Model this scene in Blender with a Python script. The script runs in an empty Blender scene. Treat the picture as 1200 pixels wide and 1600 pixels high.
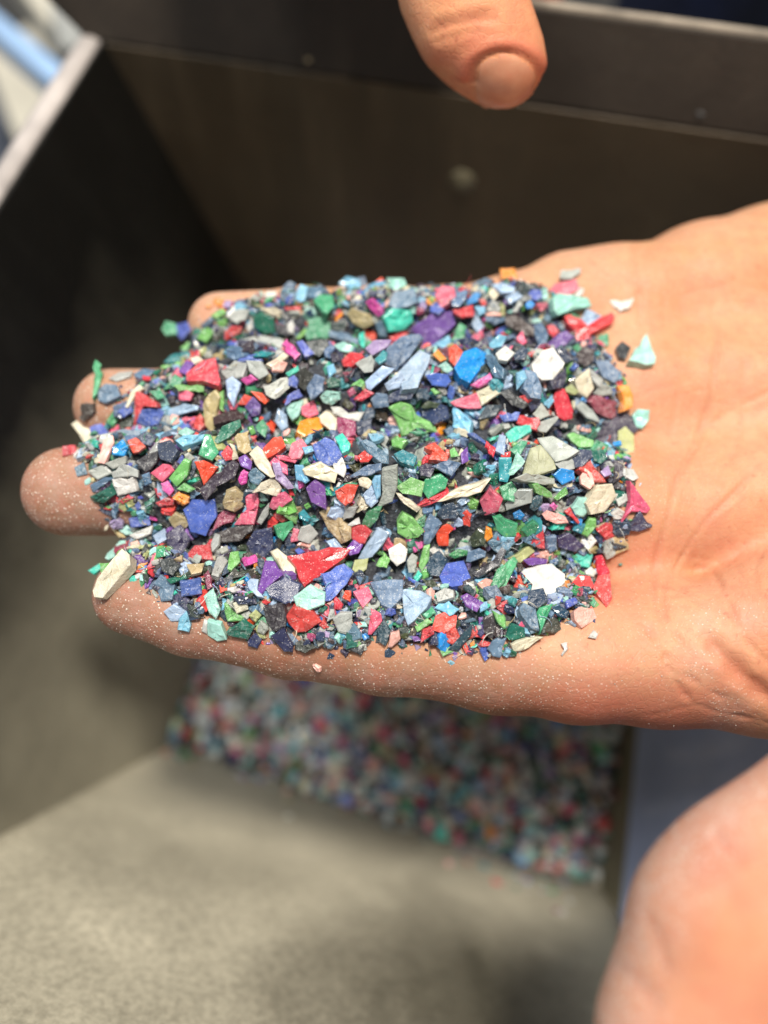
import bpy, math, random
import numpy as np
from mathutils import Vector
from mathutils.bvhtree import BVHTree

random.seed(7); rng = np.random.default_rng(7)
S = bpy.context.scene
COL = S.collection

# ------------------------------------------------------------------ camera, world, lamps, exposure
CAM = np.array([0.0, -0.087, 0.151]); TH = math.radians(30.0); FPX = 1443.0
FWD = np.array([0, math.sin(TH), -math.cos(TH)]); UPV = np.array([0, math.cos(TH), math.sin(TH)]); RT = np.array([1.0, 0, 0])
cam = bpy.data.cameras.new('camera'); camo = bpy.data.objects.new('camera', cam); COL.objects.link(camo)
camo.location = CAM; camo.rotation_euler = (TH, 0, 0)
cam.sensor_fit = 'VERTICAL'; cam.sensor_height = 36.0; cam.lens = 36.0*FPX/1600.0
cam.clip_start = 0.005; cam.clip_end = 50
cam.dof.use_dof = True; cam.dof.focus_distance = 0.166; cam.dof.aperture_fstop = cam.lens/6.4
S.camera = camo

world = bpy.data.worlds.new('World'); S.world = world; world.use_nodes = True
bg = world.node_tree.nodes['Background']
bg.inputs['Color'].default_value = (0.93, 0.96, 1.0, 1); bg.inputs['Strength'].default_value = 0.26

def area(name, loc, target, size, power, color):
    l = bpy.data.lights.new(name, 'AREA'); l.shape = 'RECTANGLE'; l.size, l.size_y = size; l.energy = power; l.color = color
    o = bpy.data.objects.new(name, l); COL.objects.link(o); o.location = loc
    o.rotation_euler = (Vector(target)-Vector(loc)).to_track_quat('-Z', 'Y').to_euler()
    return o
area('overhead_or_added_fill_light', (0.14, 0.02, 1.32), (0, 0, 0), (0.20, 0.16), 18.5, (1.0, 0.93, 0.84))
area('overhead_or_added_fill_light', (-0.50, 0.02, 1.22), (0, 0, -0.05), (0.4, 0.20), 5.5, (0.93, 0.97, 1.0))  # added fill light, lifts the sloping plate, left pile and right wall

S.view_settings.view_transform = 'Standard'; S.view_settings.look = 'None'
S.view_settings.exposure = 0.45; S.view_settings.gamma = 1.0; S.view_settings.use_curve_mapping = False
S.cycles.max_bounces = 8; S.cycles.transparent_max_bounces = 6
S.cycles.use_denoising = True
S.cycles.caustics_reflective = False; S.cycles.caustics_refractive = False

# ------------------------------------------------------------------ helpers
def ray(px, py):
    return RT*((px-600.0)/FPX) + UPV*((800.0-py)/FPX) + FWD
def at_depth(px, py, t): return CAM + ray(px, py)*t
HT = 0.12                                       # the open hand lies on the plane z = HT*y
def on_hand(px, py, dz=0.0):
    d = ray(px, py); t = (HT*CAM[1] + dz - CAM[2])/(d[2]-HT*d[1]); return CAM + d*t
def pix(p):                                     # world point(s) to photo pixels
    q = np.asarray(p) - CAM; f = q@FWD
    return 600.0 + FPX*(q@RT)/f, 800.0 - FPX*(q@UPV)/f
def lin(c):
    c = np.asarray(c, float)/255.0
    return np.where(c <= 0.04045, c/12.92, ((c+0.055)/1.055)**2.4)

def mesh_obj(name, verts, faces, mat, parent=None, smooth=False, loc=None):
    me = bpy.data.meshes.new(name); me.from_pydata([tuple(v) for v in verts], [], [tuple(f) for f in faces]); me.update()
    if smooth: me.polygons.foreach_set('use_smooth', [True]*len(me.polygons))
    if mat is not None:
        for m in (mat if isinstance(mat, (list, tuple)) else [mat]): me.materials.append(m)
    o = bpy.data.objects.new(name, me); COL.objects.link(o)
    if loc is not None: o.location = loc
    if parent is not None: o.parent = parent
    return o
def empty(name, loc=(0, 0, 0)):
    o = bpy.data.objects.new(name, None); COL.objects.link(o); o.location = loc; o.empty_display_size = 0.01; return o
def tag(o, label=None, cat=None, group=None, kind=None):
    if label: o['label'] = label
    if cat: o['category'] = cat
    if group: o['group'] = group
    if kind: o['kind'] = kind
    return o

class NT:
    def __init__(s, name):
        s.m = bpy.data.materials.new(name); s.m.use_nodes = True; s.t = s.m.node_tree; s.n = s.t.nodes; s.l = s.t.links
        s.b = s.n['Principled BSDF']; s.out = s.n['Material Output']
    def node(s, typ, **kw):
        n = s.n.new(typ)
        for k, v in kw.items():
            if k.startswith('_'): setattr(n, k[1:], v)
            else:
                sock = n.inputs[int(k[1:])] if (k[0] == 'i' and k[1:].isdigit()) else n.inputs[k]
                if hasattr(v, 'is_output'): s.l.new(v, sock)
                else: sock.default_value = v
        return n
    def set(s, name, v):
        if hasattr(v, 'is_output'): s.l.new(v, s.b.inputs[name])
        else: s.b.inputs[name].default_value = v
    def noise(s, scale, detail=4, rough=0.55, vec=None, dist=0.0):
        n = s.node('ShaderNodeTexNoise', Scale=scale, Detail=detail, Roughness=rough, Distortion=dist)
        if vec is not None: s.l.new(vec, n.inputs['Vector'])
        return n.outputs['Fac']
    def ramp(s, fac, lo, hi, a=0.0, b=1.0):
        n = s.node('ShaderNodeMapRange', _clamp=True); s.l.new(fac, n.inputs[0])
        for i, v in zip((1, 2, 3, 4), (lo, hi, a, b)): n.inputs[i].default_value = v
        return n.outputs[0]
    def math(s, op, a, b=0.0, clamp=False):
        n = s.node('ShaderNodeMath', _operation=op, _use_clamp=clamp)
        for i, v in enumerate((a, b)):
            if hasattr(v, 'is_output'): s.l.new(v, n.inputs[i])
            else: n.inputs[i].default_value = v
        return n.outputs[0]
    def mix(s, fac, a, b, mode='MIX'):
        n = s.node('ShaderNodeMix', _data_type='RGBA', _blend_type=mode)
        for i, v in ((0, fac), (6, a), (7, b)):
            if hasattr(v, 'is_output'): s.l.new(v, n.inputs[i])
            else: n.inputs[i].default_value = v if i == 0 else tuple(v)[:3]+(1.0,)
        return n.outputs[2]
    def mix_f(s, f, a, b):
        n = s.node('ShaderNodeMix'); s.l.new(f, n.inputs[0])
        for i, v in ((2, a), (3, b)):
            if hasattr(v, 'is_output'): s.l.new(v, n.inputs[i])
            else: n.inputs[i].default_value = v
        return n.outputs[0]
    def bump(s, h, strength, dist, normal=None):
        n = s.node('ShaderNodeBump', Strength=strength, Distance=dist); s.l.new(h, n.inputs['Height'])
        if normal is not None: s.l.new(normal, n.inputs['Normal'])
        return n.outputs[0]
    def obj(s): return s.node('ShaderNodeTexCoord').outputs['Object']
    def attr(s, name, out='Fac'): return s.node('ShaderNodeAttribute', _attribute_name=name).outputs[out]

# ------------------------------------------------------------------ materials
def skin_mat(name, base, pink, pale):
    m = NT(name); v = m.obj()
    c = m.mix(m.ramp(m.noise(45, 3, vec=v), 0.35, 0.7), lin(base), lin(pale))
    c = m.mix(m.ramp(m.noise(90, 4, 0.6, vec=v), 0.45, 0.75, 0, 0.5), c, lin(pink))
    c = m.mix(m.math('MULTIPLY', m.attr('flush_shade'), 0.95), c, lin((116, 68, 42)))
    c = m.mix(m.math('MULTIPLY', m.attr('pink'), 0.6), c, lin((214, 112, 88)))
    c = m.mix(m.math('MULTIPLY', m.attr('crease'), 0.34), c, lin((176, 92, 70)))
    c = m.mix(m.ramp(m.noise(260, 4, 0.7, vec=v), 0.4, 0.7, 0, 0.32), c, lin((190, 104, 84)))
    c = m.mix(m.ramp(m.noise(700, 2, vec=v), 0.64, 0.74, 0, 0.35), c, lin((160, 84, 64)))       # pores, freckles
    # pale plastic powder that clings to the skin where it touched the flakes
    sp = m.node('ShaderNodeTexVoronoi', Scale=1500.0); m.l.new(v, sp.inputs['Vector'])
    speck = m.ramp(sp.outputs['Distance'], 0.16, 0.30, 1, 0)
    patch = m.math('MULTIPLY', m.ramp(m.noise(230, 6, 0.8, vec=v), 0.25, 0.75), m.attr('dust'))
    veil = m.math('MULTIPLY', patch, 0.30)
    c = m.mix(veil, c, lin((212, 196, 186)))
    pick = m.ramp(m.noise(900, 2, vec=v), 0.42, 0.55)
    sf = m.math('MULTIPLY', m.math('MULTIPLY', speck, pick), m.math('MULTIPLY', m.attr('dust'), 0.9), clamp=True)
    c = m.mix(sf, c, lin((236, 222, 206)))
    m.set('Base Color', c); m.set('Roughness', m.ramp(m.noise(300, 3, vec=v), 0.3, 0.7, 0.48, 0.66))
    m.set('Subsurface Weight', 0.2); m.set('Subsurface Radius', (1.0, 0.35, 0.2)); m.set('Subsurface Scale', 0.003)
    m.set('Specular IOR Level', 0.3)
    # skin grain: stretched ridges and small lozenges
    mp = m.node('ShaderNodeMapping', Scale=(1500.0, 420.0, 900.0)); m.l.new(v, mp.inputs['Vector'])
    mp.inputs['Rotation'].default_value = (0, 0, 0.35)
    rid = m.noise(1.0, 3, 0.6, vec=mp.outputs[0])
    vo = m.node('ShaderNodeTexVoronoi', Scale=620.0, _feature='DISTANCE_TO_EDGE'); m.l.new(v, vo.inputs['Vector'])
    mp2 = m.node('ShaderNodeMapping', Scale=(60.0, 260.0, 200.0)); m.l.new(v, mp2.inputs['Vector']); mp2.inputs['Rotation'].default_value = (0, 0, -0.5)
    fold = m.noise(1.0, 4, 0.6, vec=mp2.outputs[0], dist=0.6)
    h = m.math('ADD', m.math('MULTIPLY', rid, 0.6), m.math('MULTIPLY', m.ramp(vo.outputs['Distance'], 0, 0.12), 0.35))
    h = m.math('ADD', h, m.math('MULTIPLY', sf, 1.2))
    n1 = m.bump(h, 0.55, 0.00016)
    n2 = m.bump(fold, 0.35, 0.0005, n1)
    m.set('Normal', n2)
    return m.m

def plastic_mat(name, clear=False):
    m = NT(name); v = m.obj()
    base = m.attr('tint', 'Color'); ch = m.attr('tint', 'Alpha')
    geo = m.node('ShaderNodeNewGeometry')
    hs = m.node('ShaderNodeHueSaturation'); m.l.new(base, hs.inputs['Color'])
    m.l.new(m.ramp(m.noise(420, 4, 0.65, vec=v), 0.3, 0.7, 0.72, 1.25), hs.inputs['Value'])
    c = hs.outputs[0]
    # scuffed, powdery faces
    powder = m.ramp(m.noise(1500, 4, 0.75, vec=v), 0.48, 0.70, 0.02, 0.58)
    zone = m.ramp(m.noise(260, 3, vec=v), 0.35, 0.65, 0.15, 1.0)
    zone = m.math('MULTIPLY', zone, m.ramp(ch, 0.1, 0.75, 0.12, 1.1))
    c = m.mix(m.math('MULTIPLY', powder, zone, True), c, lin((214, 214, 210)))
    vo = m.node('ShaderNodeTexVoronoi', Scale=2600.0); m.l.new(v, vo.inputs['Vector'])
    sp = m.math('MULTIPLY', m.ramp(vo.outputs['Distance'], 0.12, 0.24, 1, 0), m.ramp(m.noise(1100, 2, vec=v), 0.42, 0.54))
    c = m.mix(m.math('MULTIPLY', sp, 0.8), c, lin((232, 230, 222)))
    m.set('Base Color', c)
    m.set('Roughness', m.math('ADD', m.ramp(m.noise(500, 3, vec=v), 0.3, 0.7, -0.10, 0.16), m.ramp(ch, 0.0, 1.0, 0.13, 0.50)))
    m.set('Specular IOR Level', 0.5)
    if clear:
        m.set('Transmission Weight', 0.42); m.set('IOR', 1.38); m.set('Roughness', 0.30)
    h = m.math('ADD', m.math('MULTIPLY', m.noise(600, 5, 0.7, vec=v), 1.0), m.math('MULTIPLY', m.noise(2400, 2, vec=v), 0.25))
    bd = m.node('ShaderNodeBump', Strength=0.8); m.l.new(h, bd.inputs['Height']); m.l.new(m.ramp(ch, 0.15, 0.95, 0.00008, 0.00055), bd.inputs['Distance'])
    m.set('Normal', bd.outputs[0])
    return m.m

def steel_mat(name, bare, dustc, dust_lo, dust_hi, grain=True, metallic=0.35, rough=(0.38, 0.6), extra=None, gmask=None):
    m = NT(name); v = m.obj()
    c = m.mix(m.ramp(m.noise(14, 5, 0.6, vec=v), 0.3, 0.75), lin(bare), lin([x*0.72 for x in bare]))
    streak = m.node('ShaderNodeMapping', Scale=(90.0, 90.0, 9.0)); m.l.new(v, streak.inputs['Vector'])
    c = m.mix(m.ramp(m.noise(1.0, 5, 0.7, vec=streak.outputs[0]), 0.5, 0.85, 0, 0.35), c, lin([min(255, x*1.5+12) for x in bare]))
    d = m.ramp(m.noise(22, 6, 0.6, vec=v, dist=0.5), 0.30, 0.72, dust_lo, dust_hi)
    if extra: d = extra(m, v, d)
    if grain:
        g = m.ramp(m.noise(520, 4, 0.75, vec=v), 0.36, 0.62, 0.62, 1.0); d = m.math('MULTIPLY', d, m.mix_f(gmask(m, v), 1.0, g) if gmask else g)
    c = m.mix(d, c, lin(dustc))
    m.set('Base Color', c)
    m.set('Metallic', m.math('MULTIPLY', m.math('SUBTRACT', 1.0, d, True), metallic))
    m.set('Roughness', m.ramp(d, 0, 0.6, rough[0], 0.8 if grain else rough[1]))
    hh = m.math('ADD', m.noise(60, 4, vec=v), m.math('MULTIPLY', m.noise(480, 4, 0.8, vec=v), 0.35))
    m.set('Normal', m.bump(hh, 0.35, 0.0012))
    return m.m

def plain(name, c, rough=0.6, metallic=0.0, scale=25, var=0.25):
    m = NT(name); v = m.obj()
    cc = m.mix(m.ramp(m.noise(scale, 5, 0.6, vec=v), 0.3, 0.7), lin(c), lin([x*(1-var) for x in c]))
    m.set('Base Color', cc); m.set('Roughness', m.ramp(m.noise(scale*2, 3, vec=v), 0.3, 0.7, rough*0.8, min(1, rough*1.15)))
    m.set('Metallic', metallic); m.set('Normal', m.bump(m.noise(scale*6, 4, vec=v), 0.2, 0.001))
    return m.m

M_SKIN = skin_mat('palm_skin', (194, 142, 102), (190, 122, 90), (208, 166, 132))
M_SKIN2 = skin_mat('finger_skin', (220, 148, 104), (202, 112, 82), (228, 168, 124))
M_PLAS = plastic_mat('shredded_plastic'); M_CLEAR = plastic_mat('clear_plastic', True)

# ------------------------------------------------------------------ hopper
E1 = np.array([0.2249, 0.9744, 0.0]); E2 = np.array([0.9744, -0.2249, 0.0])
def W(a, b, z): return E2*a + E1*b + np.array([0, 0, z])
ZF = -0.150; BB = 0.136
def left_a(z): return -0.067 - 0.323*(z-ZF)
def plate(name, quad, mat, parent, th=0.0016, flip=False):
    q = [np.asarray(p, float) for p in quad]
    n = np.cross(q[1]-q[0], q[2]-q[0]); n /= np.linalg.norm(n)
    if flip: n = -n
    k = len(q); v = q + [p - n*th for p in q]
    f = [tuple(range(k)), tuple(range(2*k-1, k-1, -1))] + [(i, i+k, (i+1) % k+k, (i+1) % k) for i in range(k)]
    o = mesh_obj(name, v, f, mat, parent)
    bv = o.modifiers.new('bevel', 'BEVEL'); bv.width = 0.0004; bv.segments = 2
    return o

def dust_and_shade(m, v, d):                         # powder low on the leaning wall; shade painted in at top and corner
    s = m.node('ShaderNodeSeparateXYZ'); m.l.new(v, s.inputs[0])
    low = m.ramp(m.math('ADD', s.outputs['Z'], m.math('MULTIPLY', m.noise(30, 4, vec=v), 0.05)), -0.090, -0.012, 1.0, 0.0)
    near = m.ramp(m.math('ADD', s.outputs['Y'], m.math('MULTIPLY', m.noise(22, 3, vec=v), 0.05)), 0.06, 0.15, 1.0, 0.12)
    return m.math('MULTIPLY', d, m.math('MULTIPLY', low, near))
def coarse(m, v):                                # coarse grains lie only on the near, higher part of the plate
    s = m.node('ShaderNodeSeparateXYZ'); m.l.new(v, s.inputs[0])
    return m.ramp(m.math('ADD', s.outputs['Z'], m.math('MULTIPLY', m.noise(40, 3, vec=v), 0.03)), -0.118, -0.072, 0.08, 1.0)
def painted_shadow(m, v, d):                              # paints a soft hand and thumb shadow by thinning the pale powder colour
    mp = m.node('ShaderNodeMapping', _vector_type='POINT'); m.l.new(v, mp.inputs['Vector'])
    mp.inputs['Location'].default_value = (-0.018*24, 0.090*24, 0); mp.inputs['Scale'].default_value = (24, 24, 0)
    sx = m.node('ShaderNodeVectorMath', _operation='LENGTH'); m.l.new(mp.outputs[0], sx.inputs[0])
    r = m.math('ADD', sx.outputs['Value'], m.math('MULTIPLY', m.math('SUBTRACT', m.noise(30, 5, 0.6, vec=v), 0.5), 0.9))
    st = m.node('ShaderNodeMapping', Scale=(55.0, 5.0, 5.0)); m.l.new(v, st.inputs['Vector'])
    pale_streak = m.ramp(m.noise(0.6, 2, 0.5, vec=st.outputs[0], dist=0.4), 0.45, 0.65, 0.0, 0.35)
    w = m.math('ADD', m.ramp(r, 0.45, 1.2, 0.04, 1.0), m.math('MULTIPLY', pale_streak, m.ramp(r, 0.4, 1.2, 0.8, 0.0)), True)
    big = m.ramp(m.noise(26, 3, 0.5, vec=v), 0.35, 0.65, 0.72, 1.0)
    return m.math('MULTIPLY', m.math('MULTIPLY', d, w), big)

M_BACK = steel_mat('dark_sheet_steel', (86, 72, 54), (120, 112, 92), 0.0, 0.16, metallic=0.2, rough=(0.42, 0.6))
M_LEFT = steel_mat('dusty_sheet_steel', (24, 23, 20), (168, 162, 140), 0.6, 0.95, grain=False, metallic=0.2, extra=dust_and_shade)
M_SLOPE = steel_mat('powder_coated_steel', (88, 84, 70), (202, 194, 170), 0.68, 1.0, metallic=0.2, extra=painted_shadow, gmask=coarse)
M_RIGHT = steel_mat('blue_reflection_steel', (172, 188, 228), (196, 206, 226), 0.05, 0.4, grain=False, metallic=0.25)  # blue tint paints in the reflection of blue clothing
M_FOLD = steel_mat('dark_brown_sheet_steel', (40, 32, 25), (84, 72, 56), 0.0, 0.3, metallic=0.2, rough=(0.55, 0.7))
M_LIP = steel_mat('olive_grey_steel', (112, 106, 84), (150, 142, 118), 0.1, 0.35, grain=False, metallic=0.2)
M_RIM = plain('worn_bright_rim', (206, 197, 190), 0.45, 0.1, 60, 0.3)
M_EDGE = plain('bare_cut_edge', (190, 176, 156), 0.4, 0.2, 80, 0.4)

hop = empty('steel_hopper', W(0, 0.05, ZF))
tag(hop, 'dark sheet steel hopper with dusty sloping plate under the open hand', 'hopper')
def child(o):                                    # keep world-space mesh data under an Empty that is not at the origin
    o.parent = hop; o.matrix_parent_inverse.identity(); o.location = -Vector(hop.location); return o
# floor
child(plate('floor_plate', [W(-0.09, -0.05, ZF-0.003), W(0.1, -0.05, ZF-0.003), W(0.1, BB, ZF-0.003), W(-0.09, BB, ZF-0.003)], M_LIP, None))
zt = -0.0075
lw = child(plate('side_wall', [W(left_a(ZF-.002), BB, ZF-.002), W(left_a(zt), BB, zt), W(left_a(zt), -0.30, zt), W(left_a(ZF-.002), -0.30, ZF-.002)], M_LEFT, None, flip=True))
lw['label'] = 'dusty dark leaning side wall'
# bright folded rim on top of the left wall (slightly rounded strip)
def rim_strip(a0, a1, z, b0, b1, name, mat, n=5, th=0.002, lift=0.0012, seg=60):
    vs, fs = [], []
    for j in range(seg+1):
        b = b0+(b1-b0)*j/seg
        for i in range(n):
            s = i/(n-1); a = a0+(a1-a0)*s + 0.0002*math.sin(b*90+i)
            vs.append(W(a, b, z + lift*math.sin(math.pi*s) + 0.00015*math.sin(b*140+2*i)))
        vs.append(W(a1, b, z-th)); vs.append(W(a0, b, z-th))
    m = n+2
    for j in range(seg):
        for i in range(m): fs.append((j*m+i, j*m+(i+1) % m, (j+1)*m+(i+1) % m, (j+1)*m+i))
    fs.append(tuple(range(m-1, -1, -1))); fs.append(tuple(seg*m+i for i in range(m)))
    return mesh_obj(name, vs, fs, mat, smooth=True)
child(rim_strip(left_a(zt)-0.0058, left_a(zt)+0.0004, zt+0.0005, -0.30, BB+0.002, 'rim', M_RIM))
# back wall with its bend and the lip above it
bk = child(plate('end_wall', [W(left_a(ZF)+.0, BB, ZF-.002), W(0.30, BB, ZF-.002), W(0.30, BB, zt), W(left_a(zt), BB, zt)], M_BACK, None, flip=True))
child(plate('folded_lip', [W(left_a(zt)-.004, BB, zt+.0003), W(0.30, BB, zt+.0003), W(0.30, BB+.0075, 0.0138), W(left_a(zt)-.03, BB+.0075, 0.0138)], M_FOLD, None, flip=True))
eg = []
for j, (aa) in enumerate(np.linspace(-0.14, 0.30, 40)):
    eg += [W(aa, BB+.0070, 0.0137), W(aa, BB+.0095, 0.0137), W(aa, BB+.0092, 0.0148), W(aa, BB+.0073, 0.0148)]
ef = [(j*4+i, j*4+(i+1) % 4, j*4+4+(i+1) % 4, j*4+4+i) for j in range(39) for i in range(4)] + [(3, 2, 1, 0), (156, 157, 158, 159)]
child(mesh_obj('rim', eg, ef, M_EDGE))
# crease bead along the bend
def tube(name, pts, r, mat, n=10, smooth=True, flat=1.0):
    vs, fs = [], []; pts = [np.asarray(p, float) for p in pts]
    for i, p in enumerate(pts):
        t = pts[min(i+1, len(pts)-1)]-pts[max(i-1, 0)]; t /= np.linalg.norm(t)
        u = np.cross(t, [0.13, 0.2, 1.0]); u /= np.linalg.norm(u); w = np.cross(t, u)
        rr = r[i] if hasattr(r, '__len__') else r
        for k in range(n):
            a = 2*math.pi*k/n; vs.append(p + rr*(math.cos(a)*u + flat*math.sin(a)*w))
    for i in range(len(pts)-1):
        for k in range(n): fs.append((i*n+k, i*n+(k+1) % n, (i+1)*n+(k+1) % n, (i+1)*n+k))
    fs += [tuple(range(n-1, -1, -1)), tuple((len(pts)-1)*n+k for k in range(n))]
    return mesh_obj(name, vs, fs, mat, smooth=smooth)
child(tube('weld_bead', [W(a, BB+0.0009+0.0002*math.sin(a*300), zt+0.0003*math.sin(a*170)) for a in np.linspace(-0.11, 0.29, 120)], 0.0011, M_BACK))
# right wall: low upright lip, then the outward leaning sheet, a blue reflection painted in
def right_a(z): return 0.0765+0.319*(z-(-0.15))
zl = ZF+0.013
child(plate('bottom_lip', [W(0.0735, BB, ZF-.002), W(0.0735, -0.30, ZF-.002), W(0.0795, -0.30, zl), W(0.0795, BB, zl)], M_LIP, None, flip=True))
child(plate('side_wall', [W(0.0797, BB, zl), W(0.0797, -0.30, zl), W(0.112, -0.30, -0.045), W(0.112, BB, -0.045)], M_RIGHT, None, flip=True))['label'] = 'blue grey leaning side wall'  # blue is the painted-in reflection of blue clothing
# front plate: climbs towards the viewer; gently dished, rounded into the right wall
vs, fs = [], []; NU, NV = 40, 40
for j in range(NV+1):
    s = j/NV
    for i in range(NU+1):
        u = i/NU; z = ZF - 0.002 + s*0.125
        la = left_a(z)+0.0004; ra = 0.0745+0.25*(z-ZF)*0.9
        a = la+(ra-la)*u
        b0 = -0.0150 - 0.018*u
        b = b0 - (z-ZF)/1.27 + 0.006*max(0, (u-0.86)/0.14)**2 + 0.0012*math.sin(u*3.1)*math.sin(s*3.1)
        vs.append(W(a, b, z))
for j in range(NV):
    for i in range(NU):
        k = j*(NU+1)+i; fs.append((k, k+1, k+NU+2, k+NU+1))
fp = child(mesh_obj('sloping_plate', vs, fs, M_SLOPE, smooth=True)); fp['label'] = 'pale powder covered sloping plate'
so = fp.modifiers.new('thick', 'SOLIDIFY'); so.thickness = 0.0016; so.offset = 1
# carriage bolt on the back wall
c = W(0, 0, 0); d = ray(723, 280); t = (BB-0.001-(CAM@E1))/(d@E1); bp = CAM+d*t
vs, fs = [], []; R = 0.0046
for j in range(7):
    ph = j/6*math.pi/2
    for k in range(20):
        a = 2*math.pi*k/20; r = R*math.cos(ph); vs.append(bp + E2*r*math.cos(a) + np.array([0, 0, 1])*r*math.sin(a) - E1*(0.0026*math.sin(ph)) + E1*0.0008)
for j in range(6):
    for k in range(20): fs.append((j*20+k, j*20+(k+1) % 20, (j+1)*20+(k+1) % 20, (j+1)*20+k))
fs.append(tuple(120+k for k in range(20)))
child(mesh_obj('bolt_head', vs, fs, M_LIP, smooth=True))

# ------------------------------------------------------------------ beyond the rim
M_FLOOR = plain('workshop_floor', (96, 94, 90), 0.7, 0, 9, 0.3)
fl = mesh_obj('floor', [(-4, -4, -0.62), (4, -4, -0.62), (4, 4, -0.62), (-4, 4, -0.62)], [(0, 1, 2, 3)], M_FLOOR); tag(fl, kind='structure')
def bar(name, p0, p1, w, h, mat, parent=None):
    p0, p1 = np.asarray(p0, float), np.asarray(p1, float); t = p1-p0; t /= np.linalg.norm(t)
    u = np.cross(t, [0, 0, 1.0]); u = u/np.linalg.norm(u) if np.linalg.norm(u) > 1e-3 else np.array([1., 0, 0]); v2 = np.cross(u, t)
    vs = [p+u*su*w/2+v2*sv*h/2 for p in (p0, p1) for su, sv in ((-1, -1), (1, -1), (1, 1), (-1, 1))]
    o = mesh_obj(name, vs, [(3, 2, 1, 0), (4, 5, 6, 7), (0, 1, 5, 4), (1, 2, 6, 5), (2, 3, 7, 6), (3, 0, 4, 7)], mat, parent)
    b = o.modifiers.new('bevel', 'BEVEL'); b.width = min(w, h)*0.12; b.segments = 3; return o
M_CREAM = plain('cream_paint', (214, 208, 190), 0.45, 0, 20, 0.12); M_LBLUE = plain('pale_blue_paint', (170, 205, 245), 0.3, 0.1, 20, 0.1)
M_GREYP = plain('grey_machine_paint', (170, 172, 168), 0.5, 0, 20, 0.2); M_SHADE = plain('dark_blue_grey_paint', (70, 76, 88), 0.6, 0, 20, 0.2)
M_GRN = plain('olive_paint', (120, 124, 84), 0.5, 0, 20, 0.2)
tag(bar('machine_post', at_depth(20, -60, 0.46), at_depth(120, 70, 0.44), 0.016, 0.016, M_CREAM), 'cream painted post beyond the hopper, above the pale blue bar', 'machine post')
tag(bar('guide_bar', at_depth(-40, 20, 0.40), at_depth(108, 146, 0.36), 0.009, 0.012, M_LBLUE), 'glossy pale blue bar ending at the bright rim', 'metal bar')
tag(bar('machine_beam', at_depth(90, -80, 0.40), at_depth(140, 90, 0.38), 0.020, 0.014, M_GREYP), 'grey painted beam standing behind the corner of the hopper', 'machine beam')
tag(bar('machine_bracket', at_depth(150, -90, 0.36), at_depth(158, 40, 0.35), 0.016, 0.008, M_GRN), 'olive bracket at the top corner of the hopper', 'bracket')
tag(bar('side_panel', at_depth(-120, 120, 0.62), at_depth(60, 400, 0.60), 0.16, 0.02, M_CREAM), 'beige machine panel below the pale blue bar', 'machine panel')
tag(bar('cable_duct', at_depth(-60, 120, 0.50), at_depth(20, 330, 0.46), 0.030, 0.02, M_SHADE), 'dark blue grey duct in front of the beige panel', 'cable duct')
# navy cloth beyond the back rim
M_NAVY = plain('navy_cloth', (22, 34, 68), 0.9, 0, 40, 0.5)
vs, fs = [], []
for j in range(13):
    for i in range(41):
        vs.append(W(0.03+i*0.012, 0.30+0.012*math.sin(i*0.9)+0.006*math.sin(j+i*.4), -0.34+j*0.035))
for j in range(12):
    for i in range(40): k = j*41+i; fs.append((k, k+1, k+42, k+41))
nc = mesh_obj('work_apron', vs, fs, M_NAVY, smooth=True); s2 = nc.modifiers.new('thick', 'SOLIDIFY'); s2.thickness = 0.002
tag(nc, 'dark navy cloth hanging beyond the thin back rim', 'apron')
tag(bar('leather_strap', at_depth(812, -30, 0.38), at_depth(872, 2, 0.38), 0.012, 0.006, plain('rust_strap', (150, 70, 44), 0.7)), 'rust brown strap end against the navy cloth', 'strap')
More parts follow.
